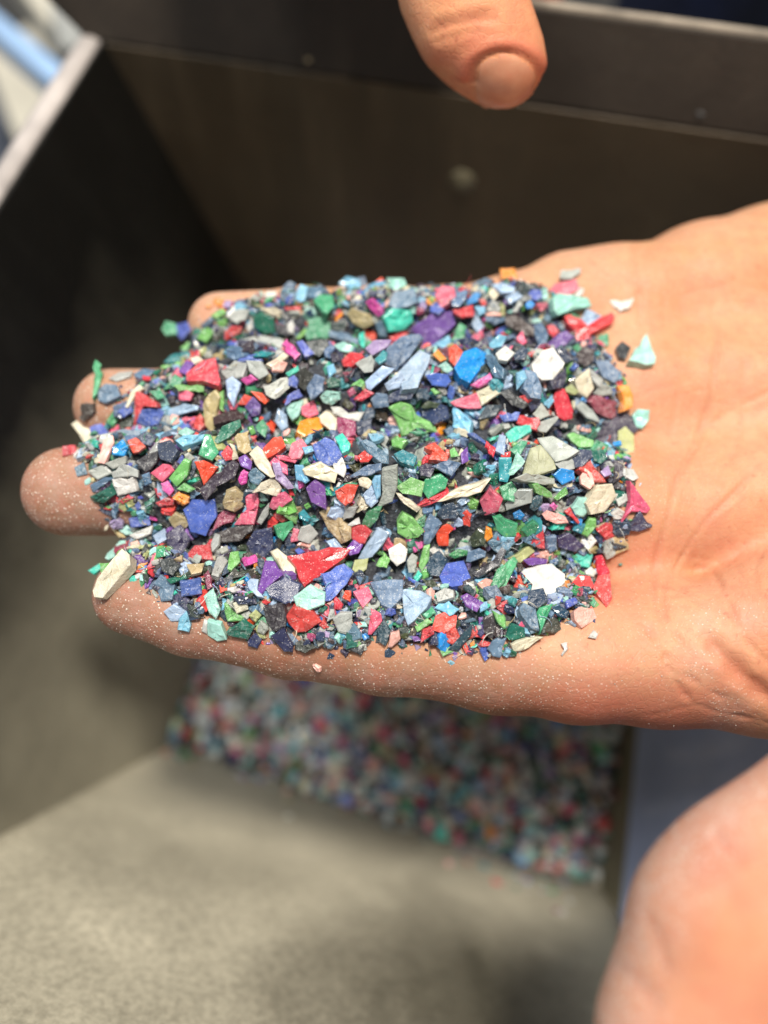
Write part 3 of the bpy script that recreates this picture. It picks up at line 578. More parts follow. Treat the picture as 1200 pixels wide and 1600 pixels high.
# tracings of the flakes one can tell apart: block origin x, y, scale; then colour key and outline; @words = a landmark
TR = """
#250 420 4.8
rd 205,790 250,750 320,690 410,670 425,760 450,850 440,890 330,850 210,850@large matte red wedge
dg 705,385 760,330 850,375 860,480 790,490 720,450@dark green square chip
rd 490,540 490,480 540,440 615,445 600,490
gy 605,555 740,510 900,530 930,560 900,610 750,620 620,600@long grey slab
mg 915,570 955,530 1050,650 1010,690@magenta bar
bl 1025,560 1070,540 1155,635 1090,670
cr 800,720 930,635 965,665 850,740
sm 835,715 880,690 960,710 930,770 850,770
mg 610,840 680,800 735,840 650,880
wh 780,890 955,825 970,900 860,980 800,950
bl 965,830 1010,805 1040,850 1030,905 965,880
lg 110,885 320,865 325,925 150,925
pk 145,910 200,900 235,950 220,995 150,990
pb 490,850 540,820 605,870 560,1040 510,960
rr 680,925 760,940 820,990 790,1020 740,990
bl 940,1030 960,960 1040,910 1070,960
ck 1035,780 1090,740 1155,830 1090,920 1040,880
tq 945,790 1035,730 1045,770 970,815
gn 30,480 60,420 140,440 150,510 60,520
bl 140,430 230,420 270,480 190,550 150,510
lg 285,530 330,440 400,470 350,560
nv 310,620 380,580 440,610 380,660
sb 490,600 590,590 680,650 560,690 500,660
bl 505,560 530,545 585,555 570,590 510,590
lb 560,270 600,255 660,290 620,310 560,320
lv 470,300 495,255 545,260 530,310
lg 380,355 470,305 495,340 420,375
sb 305,430 380,370 400,400 330,450
og 400,250 440,230 490,260 470,300 420,290
og 345,300 370,275 400,290 375,320
wh 780,220 800,185 870,190 880,225 800,240
cr 750,310 850,300 910,330 890,380 820,350
rd 935,295 1050,285 1050,310 950,320
sb 930,150 970,115 1025,150 990,215 935,195
lb 1010,220 1060,130 1110,150 1080,240 1040,250
wh 650,430 690,385 700,440 670,500
gy 510,370 590,310 670,320 640,390 580,420
wh 500,370 550,280 560,320 530,360
ck 870,430 960,420 1000,480 950,510 880,480
wh 955,440 990,390 1010,440 1000,500 970,490
lg 1020,520 1090,450 1105,480 1050,535
gy 460,770 560,700 660,720 620,820 500,830
gy 660,700 750,700 800,790 740,830 680,780
tl 700,660 760,620 860,640 800,665
gn 70,860 110,790 170,840 150,880 100,890
pu 140,770 200,690 260,720 200,800
lg 165,610 225,560 240,590 200,635
cr 230,680 290,660 330,690 260,720
#480 420 4.8
tq 575,370 640,310 770,325 790,400 730,460 620,475@turquoise block
pu 790,450 880,390 950,335 1080,330 1105,420 940,600 860,560@large purple chunk
sb 600,600 700,520 840,490 865,530 700,720 640,780 600,730@long slate blue splinter
pb 440,850 560,740 650,760 600,810 480,915 450,900
pb 690,770 840,625 915,670 905,720 830,895 720,900@pale blue block
pb 585,875 700,780 730,830 690,900 610,920
sb 610,270 660,180 800,155 820,260 750,300 650,310
gn 5,390 170,370 200,430 150,530 5,540@green square slab
ck 0,550 150,540 160,590 90,660 30,620
gn 55,240 100,190 190,200 200,290 150,350 100,300
lb 240,140 300,90 390,110 400,160 320,190
sb 370,90 430,80 450,140 410,180 380,140
rr 515,110 560,85 590,140 565,185
mt 590,160 600,100 720,105 740,150 650,190
mg 440,260 490,230 560,300 570,340 530,365 470,310
sb 0,140 110,140 120,190 60,230 0,220
lv 440,600 500,545 630,540 600,590 490,650
tq 390,500 430,475 440,600 400,635
sb 165,470 240,455 380,540 370,580 260,540 170,510
mt 205,580 270,555 350,590 330,635 250,620
rd 255,690 320,630 410,650 420,680 330,740 270,730
gy 365,720 480,655 505,700 490,770 430,780
sb 510,420 570,390 600,440 600,520 540,510
tl 505,680 570,620 600,640 590,690 540,715
rd 610,515 700,480 760,490 690,550 640,550
pk 960,200 1010,140 1100,160 1110,220 1060,260 1000,290
sb 1085,250 1120,180 1200,165 1190,230 1140,290 1090,280
bl 920,290 960,255 1020,310 980,350 925,330
lb 950,580 1060,500 1085,550 1030,605
gn 1085,530 1140,420 1190,450 1170,560 1130,580
rr 1060,600 1110,570 1165,630 1110,740 1065,690
og 945,650 980,610 1045,680 1000,700
bl 890,810 950,790 1050,800 1075,850 1040,890 940,880
dg 145,850 180,820 250,840 240,890 160,900
mt 95,970 140,925 240,935 245,985 180,1030 120,1010
lg 330,885 400,835 430,860 420,895
rd 355,985 430,910 495,945 410,1000
mr 300,930 340,895 370,940 320,970
sb 480,990 520,940 600,950 610,1040 510,1050
nv 610,960 680,910 800,910 780,980 620,1010
nv 800,920 900,900 920,960 830,1000
ck 860,1050 900,1000 1000,1020 1030,1060
sb 0,900 60,800 130,830 120,930 30,990
lb 150,740 200,720 220,780 170,820
br 300,350 340,300 400,330 470,350 490,420 420,450 340,410
og 205,385 260,330 270,350 225,400
ck 175,640 240,650 250,690 190,700
sb 130,620 175,570 210,600 180,670 140,660
mt 980,740 1040,700 1090,760 1050,790
lg 925,910 950,900 1000,940 960,950
#700 420 4.8
sk 50,750 120,630 210,595 285,640 270,720 160,865 90,830@bright sky blue chunk
wh 640,720 720,620 790,600 860,720 840,760 770,840 700,840 650,790@large speckled white chunk
nv 755,850 900,740 895,830 850,905 780,910
cr 945,850 1045,765 1100,900 1050,970 980,930
nv 820,600 880,595 940,690 880,715 840,680
ck 960,650 1020,590 1100,610 1090,690 1030,740 970,710
mt 760,240 800,215 990,260 1015,320 900,330 790,375 765,340@large pale mint slab
pb 960,430 1030,330 1135,380 1130,410 1060,455
pk 750,195 800,140 950,95 975,160 890,220 770,210@raspberry pink chunk at the heap's edge
wh 940,210 980,155 1015,165 1000,210 960,235
gy 835,95 850,30 990,10 985,50 920,100
bl 605,190 640,155 700,165 705,220 660,250 610,230
mt 700,165 745,150 750,230 710,240
sk 580,270 620,245 650,270 630,295 590,300
pk 660,270 740,255 750,290 700,325
rd 850,410 890,400 960,460 1030,480 1070,440 1180,390 1200,420 1190,460 1050,520 1000,590 960,590 930,500 870,450@red bow-shaped scrap
gn 850,370 920,340 980,380 930,440
gn 1110,600 1130,520 1200,510 1200,590 1140,620
rd 750,430 790,420 830,480 800,515 765,490
pu 740,570 800,520 880,480 940,520 880,580 780,600
sb 650,420 700,400 750,500 730,600 680,600 650,500
ck 430,370 500,350 640,450 640,510 560,500 440,430@long charcoal strip
og 395,30 500,25 515,75 510,115 400,110@orange cube at the little-finger edge
pb 330,120 400,110 500,150 480,190 400,190
pb 430,220 550,160 555,220 470,260
sb 180,130 280,90 340,110 280,170 200,150
sb 30,250 80,170 160,150 160,190 120,270 40,290
sk 145,240 200,185 245,200 220,250 150,270
rd 230,240 270,230 290,270 260,290
rd 40,315 150,290 185,280 190,360 110,370 50,340
lb 200,290 270,290 280,340 230,360
cr 300,190 330,150 380,200 340,240
gy 290,310 340,240 390,300 370,330 300,325
sb 280,365 430,370 420,400 350,430 290,400
sm 280,345 350,325 400,345 390,360 290,362
pb 180,420 210,350 270,440 220,485
gy 480,330 530,235 560,260 520,330
mg 170,880 310,785 330,830 230,895
cr 220,930 310,885 385,940 250,1035
pk 20,1010 210,940 245,1050 150,1055 60,1040@two-tone pink wedge
sb 270,660 330,650 420,760 410,830 350,820 290,720
lb 510,790 570,770 590,830 520,910
sb 580,850 590,760 660,790 700,900 690,980 620,970 570,900
wh 360,640 430,580 500,640 440,700 380,690
nv 490,640 560,580 600,620 570,690 500,690
pk 515,520 560,480 590,550 540,580
lb 310,560 380,500 440,520 400,590 320,600
lb 715,1010 780,950 800,1000 760,1050
rd 535,970 620,940 630,990 590,1020
ck 390,940 450,910 600,1020 560,1056 480,1030
yl 880,900 930,870 980,930 950,950 890,930
gy 1060,740 1160,840 1130,900 1090,850
gy 1100,940 1160,870 1220,900 1220,950 1150,960
#100 540 4.8
cr 75,620 110,595 200,640 240,740 235,850 165,855 170,760 130,690@curved cream peeling at the ring fingertip
bl 225,640 300,610 345,670 260,785 240,750
sm 265,880 300,710 360,680 370,730 310,890
sk 370,770 440,710 475,770 450,830 370,825
sb 270,360 330,310 410,320 440,400 330,450 280,430
gn 225,180 240,120 285,160 275,200 300,230 265,390 235,430 245,220
gn 320,580 370,500 445,475 420,540 370,610
rd 540,360 560,355 700,440 700,470 600,460 560,540 520,600 530,480
bl 545,580 590,490 690,480 750,490 700,600 630,615@royal blue flat chunk
pb 785,490 900,445 1005,460 1000,490 850,530 790,530
sb 530,235 600,200 690,220 640,270 560,280
gy 340,260 420,215 520,210 500,250 400,280
sb 395,650 460,635 570,640 560,680 430,690
rr 480,720 540,695 610,760 560,800 520,810
nv 560,690 620,650 700,680 650,750 580,740
nv 690,740 800,720 860,800 800,880 720,850
gy 640,800 700,720 705,800 650,840
ck 540,880 620,830 700,800 690,880 610,945
lb 845,730 900,690 1060,660 1050,700 900,765@light blue slanted bar
mt 855,660 920,620 980,650 930,690
gn 1015,820 1060,680 1100,680 1160,800 1110,860@green bell-shaped chunk
lg 1035,860 1070,780 1105,830 1070,890
rr 985,880 1050,870 1155,920 1050,1050 1020,960@orange red triangle with a dark tip
pk 650,960 740,895 800,900 830,945 740,1025@smooth coral pink lozenge
mg 730,1040 780,1020 825,1090 790,1130 740,1090
lg 800,1000 900,860 940,880 920,980 850,1060
lg 845,1085 900,1040 980,1085 940,1110
gy 180,950 300,900 360,960 250,1010
gy 310,890 460,835 460,890 370,930
gy 370,960 450,900 545,940 540,990 380,1000
wh 370,1010 510,995 530,1100 410,1130
sb 205,1050 300,1000 370,1010 230,1100
dg 215,1130 350,1060 400,1110 330,1170 230,1180
rd 690,1190 780,1150 830,1165 820,1200 720,1215
rd 410,1180 480,1130 520,1150 440,1200
ck 140,540 160,440 240,440 250,500 170,570
rd 0,780 90,765 100,820 0,850
sb 95,930 160,890 180,970 110,990
sb 585,980 640,960 660,1040 610,1060
br 1050,450 1090,380 1140,345 1170,400 1140,500 1140,600 1110,670 1060,600@tan curved husk
lg 1165,370 1200,345 1200,500 1170,480
rd 975,560 1020,520 1050,600 1010,650 980,630
ck 410,600 480,530 520,560 500,620 430,640
cr 470,470 500,350 560,300 600,330 530,390 490,470
gn 640,350 720,340 750,390 700,410
gn 800,270 850,215 910,280 830,310
lg 740,170 870,130 880,160 830,195 750,190
nv 870,190 920,110 980,160 920,220
#250 600 4.8
pu 640,180 700,105 755,165 745,235 690,250
rr 585,160 630,90 680,110 650,170
ck 410,270 540,190 640,210 620,260 500,290 420,330
dg 410,420 470,330 600,290 610,330 520,400 430,440
rd 460,530 510,470 545,510 540,570 490,580
cr 520,450 560,465 590,560 545,575 545,500
br 560,420 670,365 690,490 640,515 590,490
cr 680,540 740,480 850,690 820,700 720,610
pu 590,560 640,535 690,590 680,650 610,620
rr 755,580 780,480 850,410 910,405 940,480 850,540@shiny orange red folded chunk
pk 970,540 990,450 1060,415 1100,470 1050,560 990,570
pk 870,540 930,540 1025,580 1010,600 890,570
pk 820,610 860,560 950,610 955,680 900,660
lv 845,600 900,600 930,680 1010,780 960,790 870,720
gn 720,330 770,270 810,320 790,400 730,360
lg 660,330 700,315 720,370 690,380
sb 665,690 720,635 790,700 740,760 680,740
mg 590,720 630,650 665,670 650,750 610,765
ck 300,800 400,700 540,590 585,620 560,700 420,780 350,880@fibrous charcoal strip
br 475,900 500,820 570,790 640,850 620,930 560,970 490,940@round tan disc
pk 560,1060 600,1000 650,950 640,850 730,835 740,900 710,1050@coral pink boot-shaped flake
mr 400,1100 440,1000 480,960 570,985 540,1040 470,1060
bl 180,950 240,880 340,890 400,880 420,1000 350,1130 240,1100 210,1010@crumpled royal blue sheet
lg 165,860 190,865 355,990 335,1005
cr 700,820 760,750 850,710 910,790 880,850 800,830
pk 820,930 850,850 930,825 985,880 920,930 850,950
gy 730,1040 770,960 820,900 810,990 760,1060
lg 920,940 980,915 1040,1000 1030,1060 970,1020 940,1000
gn 860,1070 990,1030 1000,1080 930,1180 890,1150
pk 985,1190 1000,1090 1045,1100 1040,1180
gy 1030,1170 1060,1080 1130,1060 1185,1130 1120,1200
ck 430,1120 560,1080 700,1070 690,1110 600,1180 440,1190
tl 1040,980 1080,950 1130,1010 1110,1040 1050,1020
lg 1080,920 1110,900 1130,930 1100,950
br 70,1020 120,970 190,1010 215,1060 160,1115 100,1080
pu 160,1140 200,1090 250,1170 200,1190
#400 600 4
og 255,310 280,240 350,210 410,205 415,290 400,335 300,340@glossy orange chunk
cr 400,210 455,155 510,190 510,270 495,325 450,280 410,250
wh 470,150 530,150 580,190 670,180 640,235 560,230 490,190
mr 510,215 620,240 620,320 560,335 510,300
nv 625,240 720,230 720,320 640,320
bl 355,380 430,340 490,370 535,450 500,500 420,510 380,470@glossy royal blue shell
tq 495,330 540,305 590,380 580,420 540,440
wh 480,490 530,455 560,530 545,585 500,560
cr 295,540 400,500 505,560 490,620 400,600 310,570@ivory bar
lb 240,515 290,515 330,610 310,625 250,600
lb 290,400 350,390 360,420 310,440
pu 315,660 370,610 430,660 440,780 350,740@deep purple chunk
rd 495,680 560,640 635,645 600,740 560,765 510,720@red heart-shaped chunk
sb 590,585 700,510 780,500 780,545 680,580
sb 655,370 690,360 830,440 830,490 790,490 700,430
rd 635,460 680,420 730,450 700,490 655,495
lg 835,155 900,115 970,140 1000,200 1100,250 1130,310 960,320 910,330 880,230@largest light green chunk
nv 1030,150 1080,110 1190,150 1200,220 1110,260 1040,210
sb 720,120 760,65 830,90 820,180 750,190
rd 620,90 690,45 730,70 680,125
mt 400,90 470,50 530,70 500,125 430,120
pk 285,150 360,110 395,190 330,215 290,195
mt 185,140 300,105 270,200 230,235 200,190
pb 120,240 140,160 190,200 200,270 160,295
lg 845,350 880,320 945,360 910,415 850,390
rr 1055,400 1120,360 1150,390 1195,440 1195,485 1080,480 1100,430
tl 865,450 920,420 1000,450 980,510 900,490
nv 1020,520 1070,485 1120,520 1090,590 1030,580
gn 1040,660 1060,600 1150,575 1195,610 1180,660 1080,720@emerald green block
lg 880,650 970,590 1050,620 1030,710 920,690
gy 760,770 790,680 790,540 880,520 880,650 850,740 780,775@tall clear grey slab
lb 725,620 745,585 780,580 780,700 755,730
pb 670,700 720,640 750,660 760,740 720,775 690,750
cr 640,600 680,580 730,620 700,660 650,640
cr 880,695 910,700 1025,780 1000,800 920,750
rd 1000,790 1080,720 1200,670 1200,700 1060,780
gn 660,890 690,810 750,780 785,775 760,850 710,905
rd 600,970 600,900 680,890 720,930 680,1000 620,990
pu 560,1040 610,980 670,1000 640,1060 590,1075
pb 645,1090 700,990 760,905 830,940 790,1010 730,1080 680,1095@frosty blue brick
br 400,810 450,780 590,900 590,970 530,1000 450,910
pb 445,830 470,780 550,770 560,830 500,860
gy 550,770 640,770 600,840 540,860
wh 565,890 640,840 650,880 600,895
lg 885,870 920,810 980,840 1045,920 1010,960 950,975 890,940@grainy light green chunk
sb 1050,1000 1050,900 1090,820 1160,880 1110,960 1080,1005
cr 95,1060 140,1045 240,1120 240,1190 170,1170
yl 605,1160 620,1105 700,1100 690,1160 640,1190
wh 830,1040 900,1000 945,1040 930,1110 880,1140 840,1100
lg 1020,1140 1050,1020 1085,1010 1080,1100 1040,1175
gy 945,1110 975,1065 1010,1090 990,1180 955,1180
pb 440,990 490,970 540,1030 510,1050 470,1030
bl 245,1040 270,1025 305,1050 270,1070
lb 265,800 310,790 340,840 310,855
#300 780 4.8
rd 725,430 800,420 1030,380 1170,420 1130,470 930,600 850,655 810,590 790,510@largest rough red chunk
bl 990,560 1130,505 1195,570 1150,650 1050,750 1010,750 1020,640
mt 765,740 880,660 990,720 990,790 870,835 790,800
rd 710,880 760,815 900,850 965,930 850,1000 790,1000 730,930
ck 540,820 680,790 710,870 700,960 610,1000 560,930
nv 415,340 470,250 600,220 605,380 530,460 450,420@large navy chunk
pu 490,690 550,480 620,490 680,580 590,640 520,710@violet fin-shaped flake
pb 390,640 440,595 500,610 490,690 540,740 490,730
nv 560,680 700,580 820,640 780,760 700,790 600,740
gy 150,580 190,430 230,410 270,460 200,600
lg 270,520 290,410 350,400 360,470 300,530
gy 140,340 165,255 205,270 200,350 160,400
lg 245,790 270,790 310,860 390,890 370,920 270,920 250,860
dg 290,970 390,900 470,960 430,1040 300,1000
mt 90,740 160,670 190,770 215,830 180,900 130,850
mt 130,900 230,920 270,1030 200,1050 130,1010
cr 310,790 400,755 420,830 340,860
yl 430,880 480,835 520,880 480,930
nv 430,1060 470,1010 530,1040 500,1110 440,1090
nv 600,1030 700,970 760,1080 760,1130 700,1130
gy 1060,900 1110,860 1200,860 1190,1030 1100,1000
rr 1130,740 1150,690 1195,690 1190,770
pb 1015,310 1050,300 1130,370 1110,395 1040,380
#120 800 4
cr 135,510 170,440 330,280 370,310 370,370 190,550 140,545@cream block on the index fingertip
tq 80,375 150,330 165,360 120,400
mt 190,300 280,200 320,200 280,290 210,310
lg 150,330 240,330 270,290 210,385 170,400
bl 335,45 440,30 450,90 350,100
wh 340,150 460,90 450,140 380,175
bl 650,440 770,425 780,520 660,530
rd 700,270 740,215 830,200 850,300 710,300@pinkish red brick
br 690,330 800,320 780,380 720,395
pb 560,620 620,575 690,620 640,680 600,680
lb 640,720 650,660 690,620 720,700 710,735
ck 510,300 580,290 650,340 600,400 530,370
nv 560,150 650,100 710,180 650,280 580,250
pb 480,150 550,100 570,170 510,210
dg 560,420 680,395 690,420 590,450
mr 790,400 820,370 850,470 820,490
sb 480,450 520,400 610,460 600,550 530,560
mt 270,120 310,90 350,140 310,150
sm 335,200 380,180 400,220 350,240
wh 785,740 800,670 825,680 820,760
#540 780 4.8
sb 190,640 320,620 430,620 420,730 340,805 270,780@dusty blue triangular slab
pb 420,690 450,680 560,700 640,750 600,830 470,940 440,860@large frosted pale blue flake
rr 650,980 680,880 740,855 830,880 820,960 740,1010@orange red block at the thumb-side edge
rd 740,1010 820,970 855,1040 820,1100 760,1080
bl 710,600 760,490 880,455 930,580 900,640 800,670 730,650@rounded royal blue lump
wh 670,710 740,670 805,690 805,740 690,770
lb 670,820 770,770 850,830 780,880 710,840
pu 865,735 910,715 1030,780 980,845 900,800
lb 1010,780 1060,770 1065,820 1010,850
sb 905,470 920,400 1000,375 1050,400 1040,440 940,475
gn 775,425 840,380 910,390 930,420 820,450
nv 690,110 740,50 840,30 880,80 830,150 730,150
rr 670,250 760,195 810,230 770,270 770,350 700,350
rr 870,120 900,95 940,130 930,210 880,200
og 1035,300 1050,215 1090,235 1100,290 1060,325
nv 610,520 640,430 700,390 760,470 700,580 640,570
ck 950,560 1100,470 1190,330 1200,400 1150,500 1000,590
ck 930,300 990,230 1050,260 1040,350 950,370
sm 990,630 1050,600 1100,620 1050,690
gn 1080,700 1130,560 1200,520 1200,600 1130,680
pk 60,700 170,660 200,740 130,810
rr 0,690 40,695 40,770 0,790
pk 175,1010 190,830 260,870 270,920 200,1010
nv 235,990 280,920 330,1000 300,1100 250,1070
sm 320,1100 340,1000 400,980 410,1040 350,1100
lg 520,960 610,900 650,930 540,1000
gn 575,870 640,810 670,860 610,900
nv 780,1120 870,1020 940,960 930,1040 850,1130
lg 1100,840 1200,890 1200,980 1150,940
ck 1030,900 1100,860 1130,960 1100,1060 1040,1000
sb 1060,1120 1100,1060 1200,1040 1160,1180 1100,1170
gn 430,660 470,600 510,620 480,670
tq 505,590 540,535 570,570 530,625
ck 560,600 650,610 700,660 640,680
nv 880,660 920,640 980,700 950,730
lg 230,500 280,400 330,450 310,520
#770 780 4.8
wh 210,530 290,505 440,495 470,530 530,580 530,640 470,700 430,735 400,740 380,680 290,690 300,640 260,590@jagged white sheet
gn 355,960 330,860 350,820 450,790 400,900 350,1015
sb 200,830 230,785 320,830 350,990 290,970 210,870
sm 580,860 620,830 730,835 765,900 650,975 590,920@peach flake lying on bare skin
rd 580,650 640,580 720,590 750,650 720,710 640,700
rd 740,690 780,600 860,590 870,780 830,840 780,760@crumpled red scrap at the wrist edge
rd 750,440 800,430 860,560 790,600 760,540
rd 780,240 860,200 950,230 940,280 850,310
tq 600,440 650,410 745,420 720,520 660,510
wh 680,550 720,520 760,560 740,590 690,575
nv 1010,205 1085,85 1135,170 1175,190 1170,210 1075,240 1020,230@navy triangle lying on bare skin
rd 270,330 370,220 390,380 350,375
gn 215,240 300,170 340,200 320,260 260,290
gn 0,140 60,130 180,190 170,280 90,290 30,230
sm 380,130 420,100 540,140 560,180 480,190 400,160
rd 540,100 580,70 655,180 640,190
mt 590,70 640,0 700,0 720,100 680,140 620,120
lg 660,270 720,150 770,160 770,210 710,290
tl 600,240 650,190 700,200 660,265
pu 225,460 300,445 410,460 400,490 270,500
nv 490,300 570,260 680,350 620,400 500,370
sb 395,300 470,280 480,380 430,410 400,380
nv 270,690 370,680 410,770 320,815 270,780
bl 545,760 630,740 635,780 560,820
nv 440,830 500,800 570,850 550,900 480,880
ck 360,1010 420,900 500,900 530,980
cr 130,1090 250,1040 360,1035 220,1130 150,1135
dg 110,1040 150,940 230,970 240,1040 150,1065
sb 0,1060 80,1010 115,1100 20,1230 0,1200
gn 0,640 30,540 150,450 180,480 120,600 90,680 20,690
mg 430,60 460,35 490,60 460,100
sk 150,120 200,95 235,130 210,165 160,155
yl 130,450 280,350 310,400 210,480
wh 510,1090 555,1080 560,1130 520,1180 510,1170 545,1130
wh 710,1045 750,990 785,1020 770,1055
#780 600 4.8
rd 405,140 430,45 490,50 550,200 545,260 490,275 440,250@tall bright red chunk
mr 665,140 720,95 900,150 880,250 840,270 720,220@large maroon chunk
og 870,30 950,30 970,100 960,190 890,220 905,140
mt 985,250 1020,205 1095,215 1090,290 1050,345 1010,330@pale mint cube at the wrist edge
ck 695,430 760,350 850,270 950,225 1000,290 1030,350 1000,380 900,370 860,450 800,500 710,480@large glittery charcoal chunk
yl 880,520 885,380 940,340 1000,400 1005,500 970,600 900,560@pale yellow green sheet
lg 510,390 560,370 700,430 690,480 600,480 540,430
gy 255,230 320,150 375,240 300,275
gy 280,340 290,300 430,245 440,260 350,370 300,360
rd 150,240 290,260 270,350 130,300
bl 0,235 150,220 130,280 40,290
tq 50,380 120,330 230,320 235,360 90,440
gy 290,420 400,410 590,510 500,560 420,580 340,490
gy 185,680 230,500 300,480 400,590 420,640 270,690@large olive grey translucent slab
gy 420,600 540,570 560,640 470,650
gy 100,720 190,680 420,710 430,750 350,760 170,740
nv 525,560 600,500 680,520 690,560 620,620 560,620
dg 690,510 780,495 810,560 760,600 710,580
rd 600,650 620,590 680,555 720,640 790,740 700,740
sm 610,700 640,640 690,680 710,760 680,790 620,750
gy 570,180 620,140 700,200 750,290 650,260
lb 330,150 390,90 410,150 390,200
rd 150,110 230,80 240,130 220,160
mt 560,860 570,750 660,760 670,840 650,1000 580,980 540,910
cr 655,900 720,770 830,760 870,850 800,960 700,980@fuzzy cream chunk
gy 880,870 950,830 960,880 900,920
pk 950,740 1100,940 1080,970 970,960 900,1060 960,900
wh 920,650 990,660 1030,720 990,740 920,700
ck 870,580 930,580 920,700 870,740
lg 235,760 280,750 400,820 410,855 370,860 270,820
lg 415,860 500,780 510,830 440,880
sk 410,690 460,640 550,660 560,720 480,760
gy 60,950 50,900 140,800 240,800 230,900
nv 240,880 280,840 320,840 320,910 270,960 240,940
gn 0,780 90,740 130,800 110,890 30,870
mt 60,690 130,520 190,590 110,680
gn 80,500 160,430 210,440 160,530 120,530
nv 160,540 190,430 210,450 190,550
tl 0,560 90,560 90,650 60,740 0,730
lv 760,660 820,610 840,680 790,700
wh 840,980 890,940 940,970 920,1020 860,1020
#500 400 2
mt 955,345 1015,255 1040,330 1035,350@pale mint pyramid at the wrist edge
wh 905,145 940,150 975,140 965,165 935,180@white curl lying on bare skin
ck 920,300 940,280 965,300 950,335 930,330
sb 865,330 900,330 935,370 920,400 885,380
lb 415,540 420,470 470,520 465,555
nv 495,510 520,470 565,470 550,500
bl 460,555 480,550 550,610 530,600
rd 520,580 550,605 540,630 515,600
pb 548,610 560,560 580,565 575,625
rd 565,620 595,610 590,640 565,640
lg 405,610 420,600 435,625 410,630
pu 440,620 460,600 465,640 445,650
sb 350,660 400,640 440,650 410,690
gn 530,690 560,700 610,720 610,760 570,750 545,730
pk 500,770 530,725 570,760 555,800 515,815@coral pink lump
cr 370,770 430,730 530,700 500,740 400,765@long cream splinter
"""
FOOT = [(285, 492), (350, 466), (430, 447), (500, 440), (640, 438), (800, 437), (870, 450), (915, 490), (950, 545), (985, 600), (975, 680), (990, 760), (985, 815), (945, 850), (930, 930), (895, 968), (820, 1005), (740, 1015), (640, 1000), (480, 1000), (400, 985), (320, 965), (250, 925), (205, 890), (170, 855), (165, 800), (140, 740), (112, 700), (130, 655), (165, 625), (215, 590), (262, 575), (262, 520)]
FW = np.array([on_hand(x, y, 0.003)[:2] for x, y in FOOT])
GX0, GY0, GS = -0.095, -0.070, 0.0005; GNX, GNY = 400, 290
gx = GX0+np.arange(GNX)*GS; gy = GY0+np.arange(GNY)*GS; GXX, GYY = np.meshgrid(gx, gy, indexing='ij')
def inside(px, py, poly):
    r = np.zeros(np.shape(px), bool); n = len(poly)
    for i in range(n):
        x0, y0 = poly[i]; x1, y1 = poly[(i+1) % n]
        c = ((y0 > py) != (y1 > py)) & (px < (x1-x0)*(py-y0)/((y1-y0) if y1 != y0 else 1e-12)+x0); r ^= c
    return r
def edge_d(px, py, poly):
    out = np.full(np.shape(px), 1e9); n = len(poly)
    for i in range(n):
        x0, y0 = poly[i]; x1, y1 = poly[(i+1) % n]; dx, dy = x1-x0, y1-y0
        t = np.clip(((px-x0)*dx+(py-y0)*dy)/(dx*dx+dy*dy), 0, 1); out = np.minimum(out, np.hypot(px-x0-t*dx, py-y0-t*dy))
    return out
sk = np.full((GNX, GNY), np.nan)
for i in range(0, GNX, 2):
    for j in range(0, GNY, 2):
        z = skin_z(gx[i], gy[j])
        if z is not None: sk[i:i+2, j:j+2] = z
floorz = HT*GYY - 0.0085                          # between the fingers the flakes bridge the gap
skz = np.where(np.isnan(sk), floorz, np.maximum(sk, floorz))
def blur(a, n):
    for _ in range(n): a = (a + np.roll(a, 1, 0)+np.roll(a, -1, 0)+np.roll(a, 1, 1)+np.roll(a, -1, 1))/5
    return a
base = np.maximum(blur(skz, 60), np.where(np.isnan(sk), -1, sk))
ins = inside(GXX, GYY, FW); dd_ = edge_d(GXX, GYY, FW)*np.where(ins, 1, -1)
lump = 0.0007*np.sin(GXX*260+1)*np.sin(GYY*230+2) + 0.0005*np.sin(GXX*520+GYY*300)
H = base + np.where(ins, 0.0006+0.0085*(1-np.exp(-np.maximum(dd_, 0)/0.011))+lump*np.clip(dd_/0.01, 0, 1), 0)
H = blur(H, 6)
def samp(A, x, y):
    i = np.clip((np.asarray(x)-GX0)/GS, 0, GNX-1.001); j = np.clip((np.asarray(y)-GY0)/GS, 0, GNY-1.001)
    i0 = i.astype(int); j0 = j.astype(int); fi = i-i0; fj = j-j0
    return (A[i0, j0]*(1-fi)+A[i0+1, j0]*fi)*(1-fj)+(A[i0, j0+1]*(1-fi)+A[i0+1, j0+1]*fi)*fj
def on_heap(px, py, A=None):
    A = H if A is None else A
    d = ray(px, py); t = 0.15
    ts = np.linspace(0.12, 0.23, 300); P = CAM+ts[:, None]*d
    below = P[:, 2] < samp(A, P[:, 0], P[:, 1]); k = int(np.argmax(below))
    return P[k]
def nrm(x, y, e=0.0018):
    gxn = (samp(H, x+e, y)-samp(H, x-e, y))/(2*e); gyn = (samp(H, x, y+e)-samp(H, x, y-e))/(2*e)
    n = np.array([-gxn, -gyn, 1.0]); return n/np.linalg.norm(n)

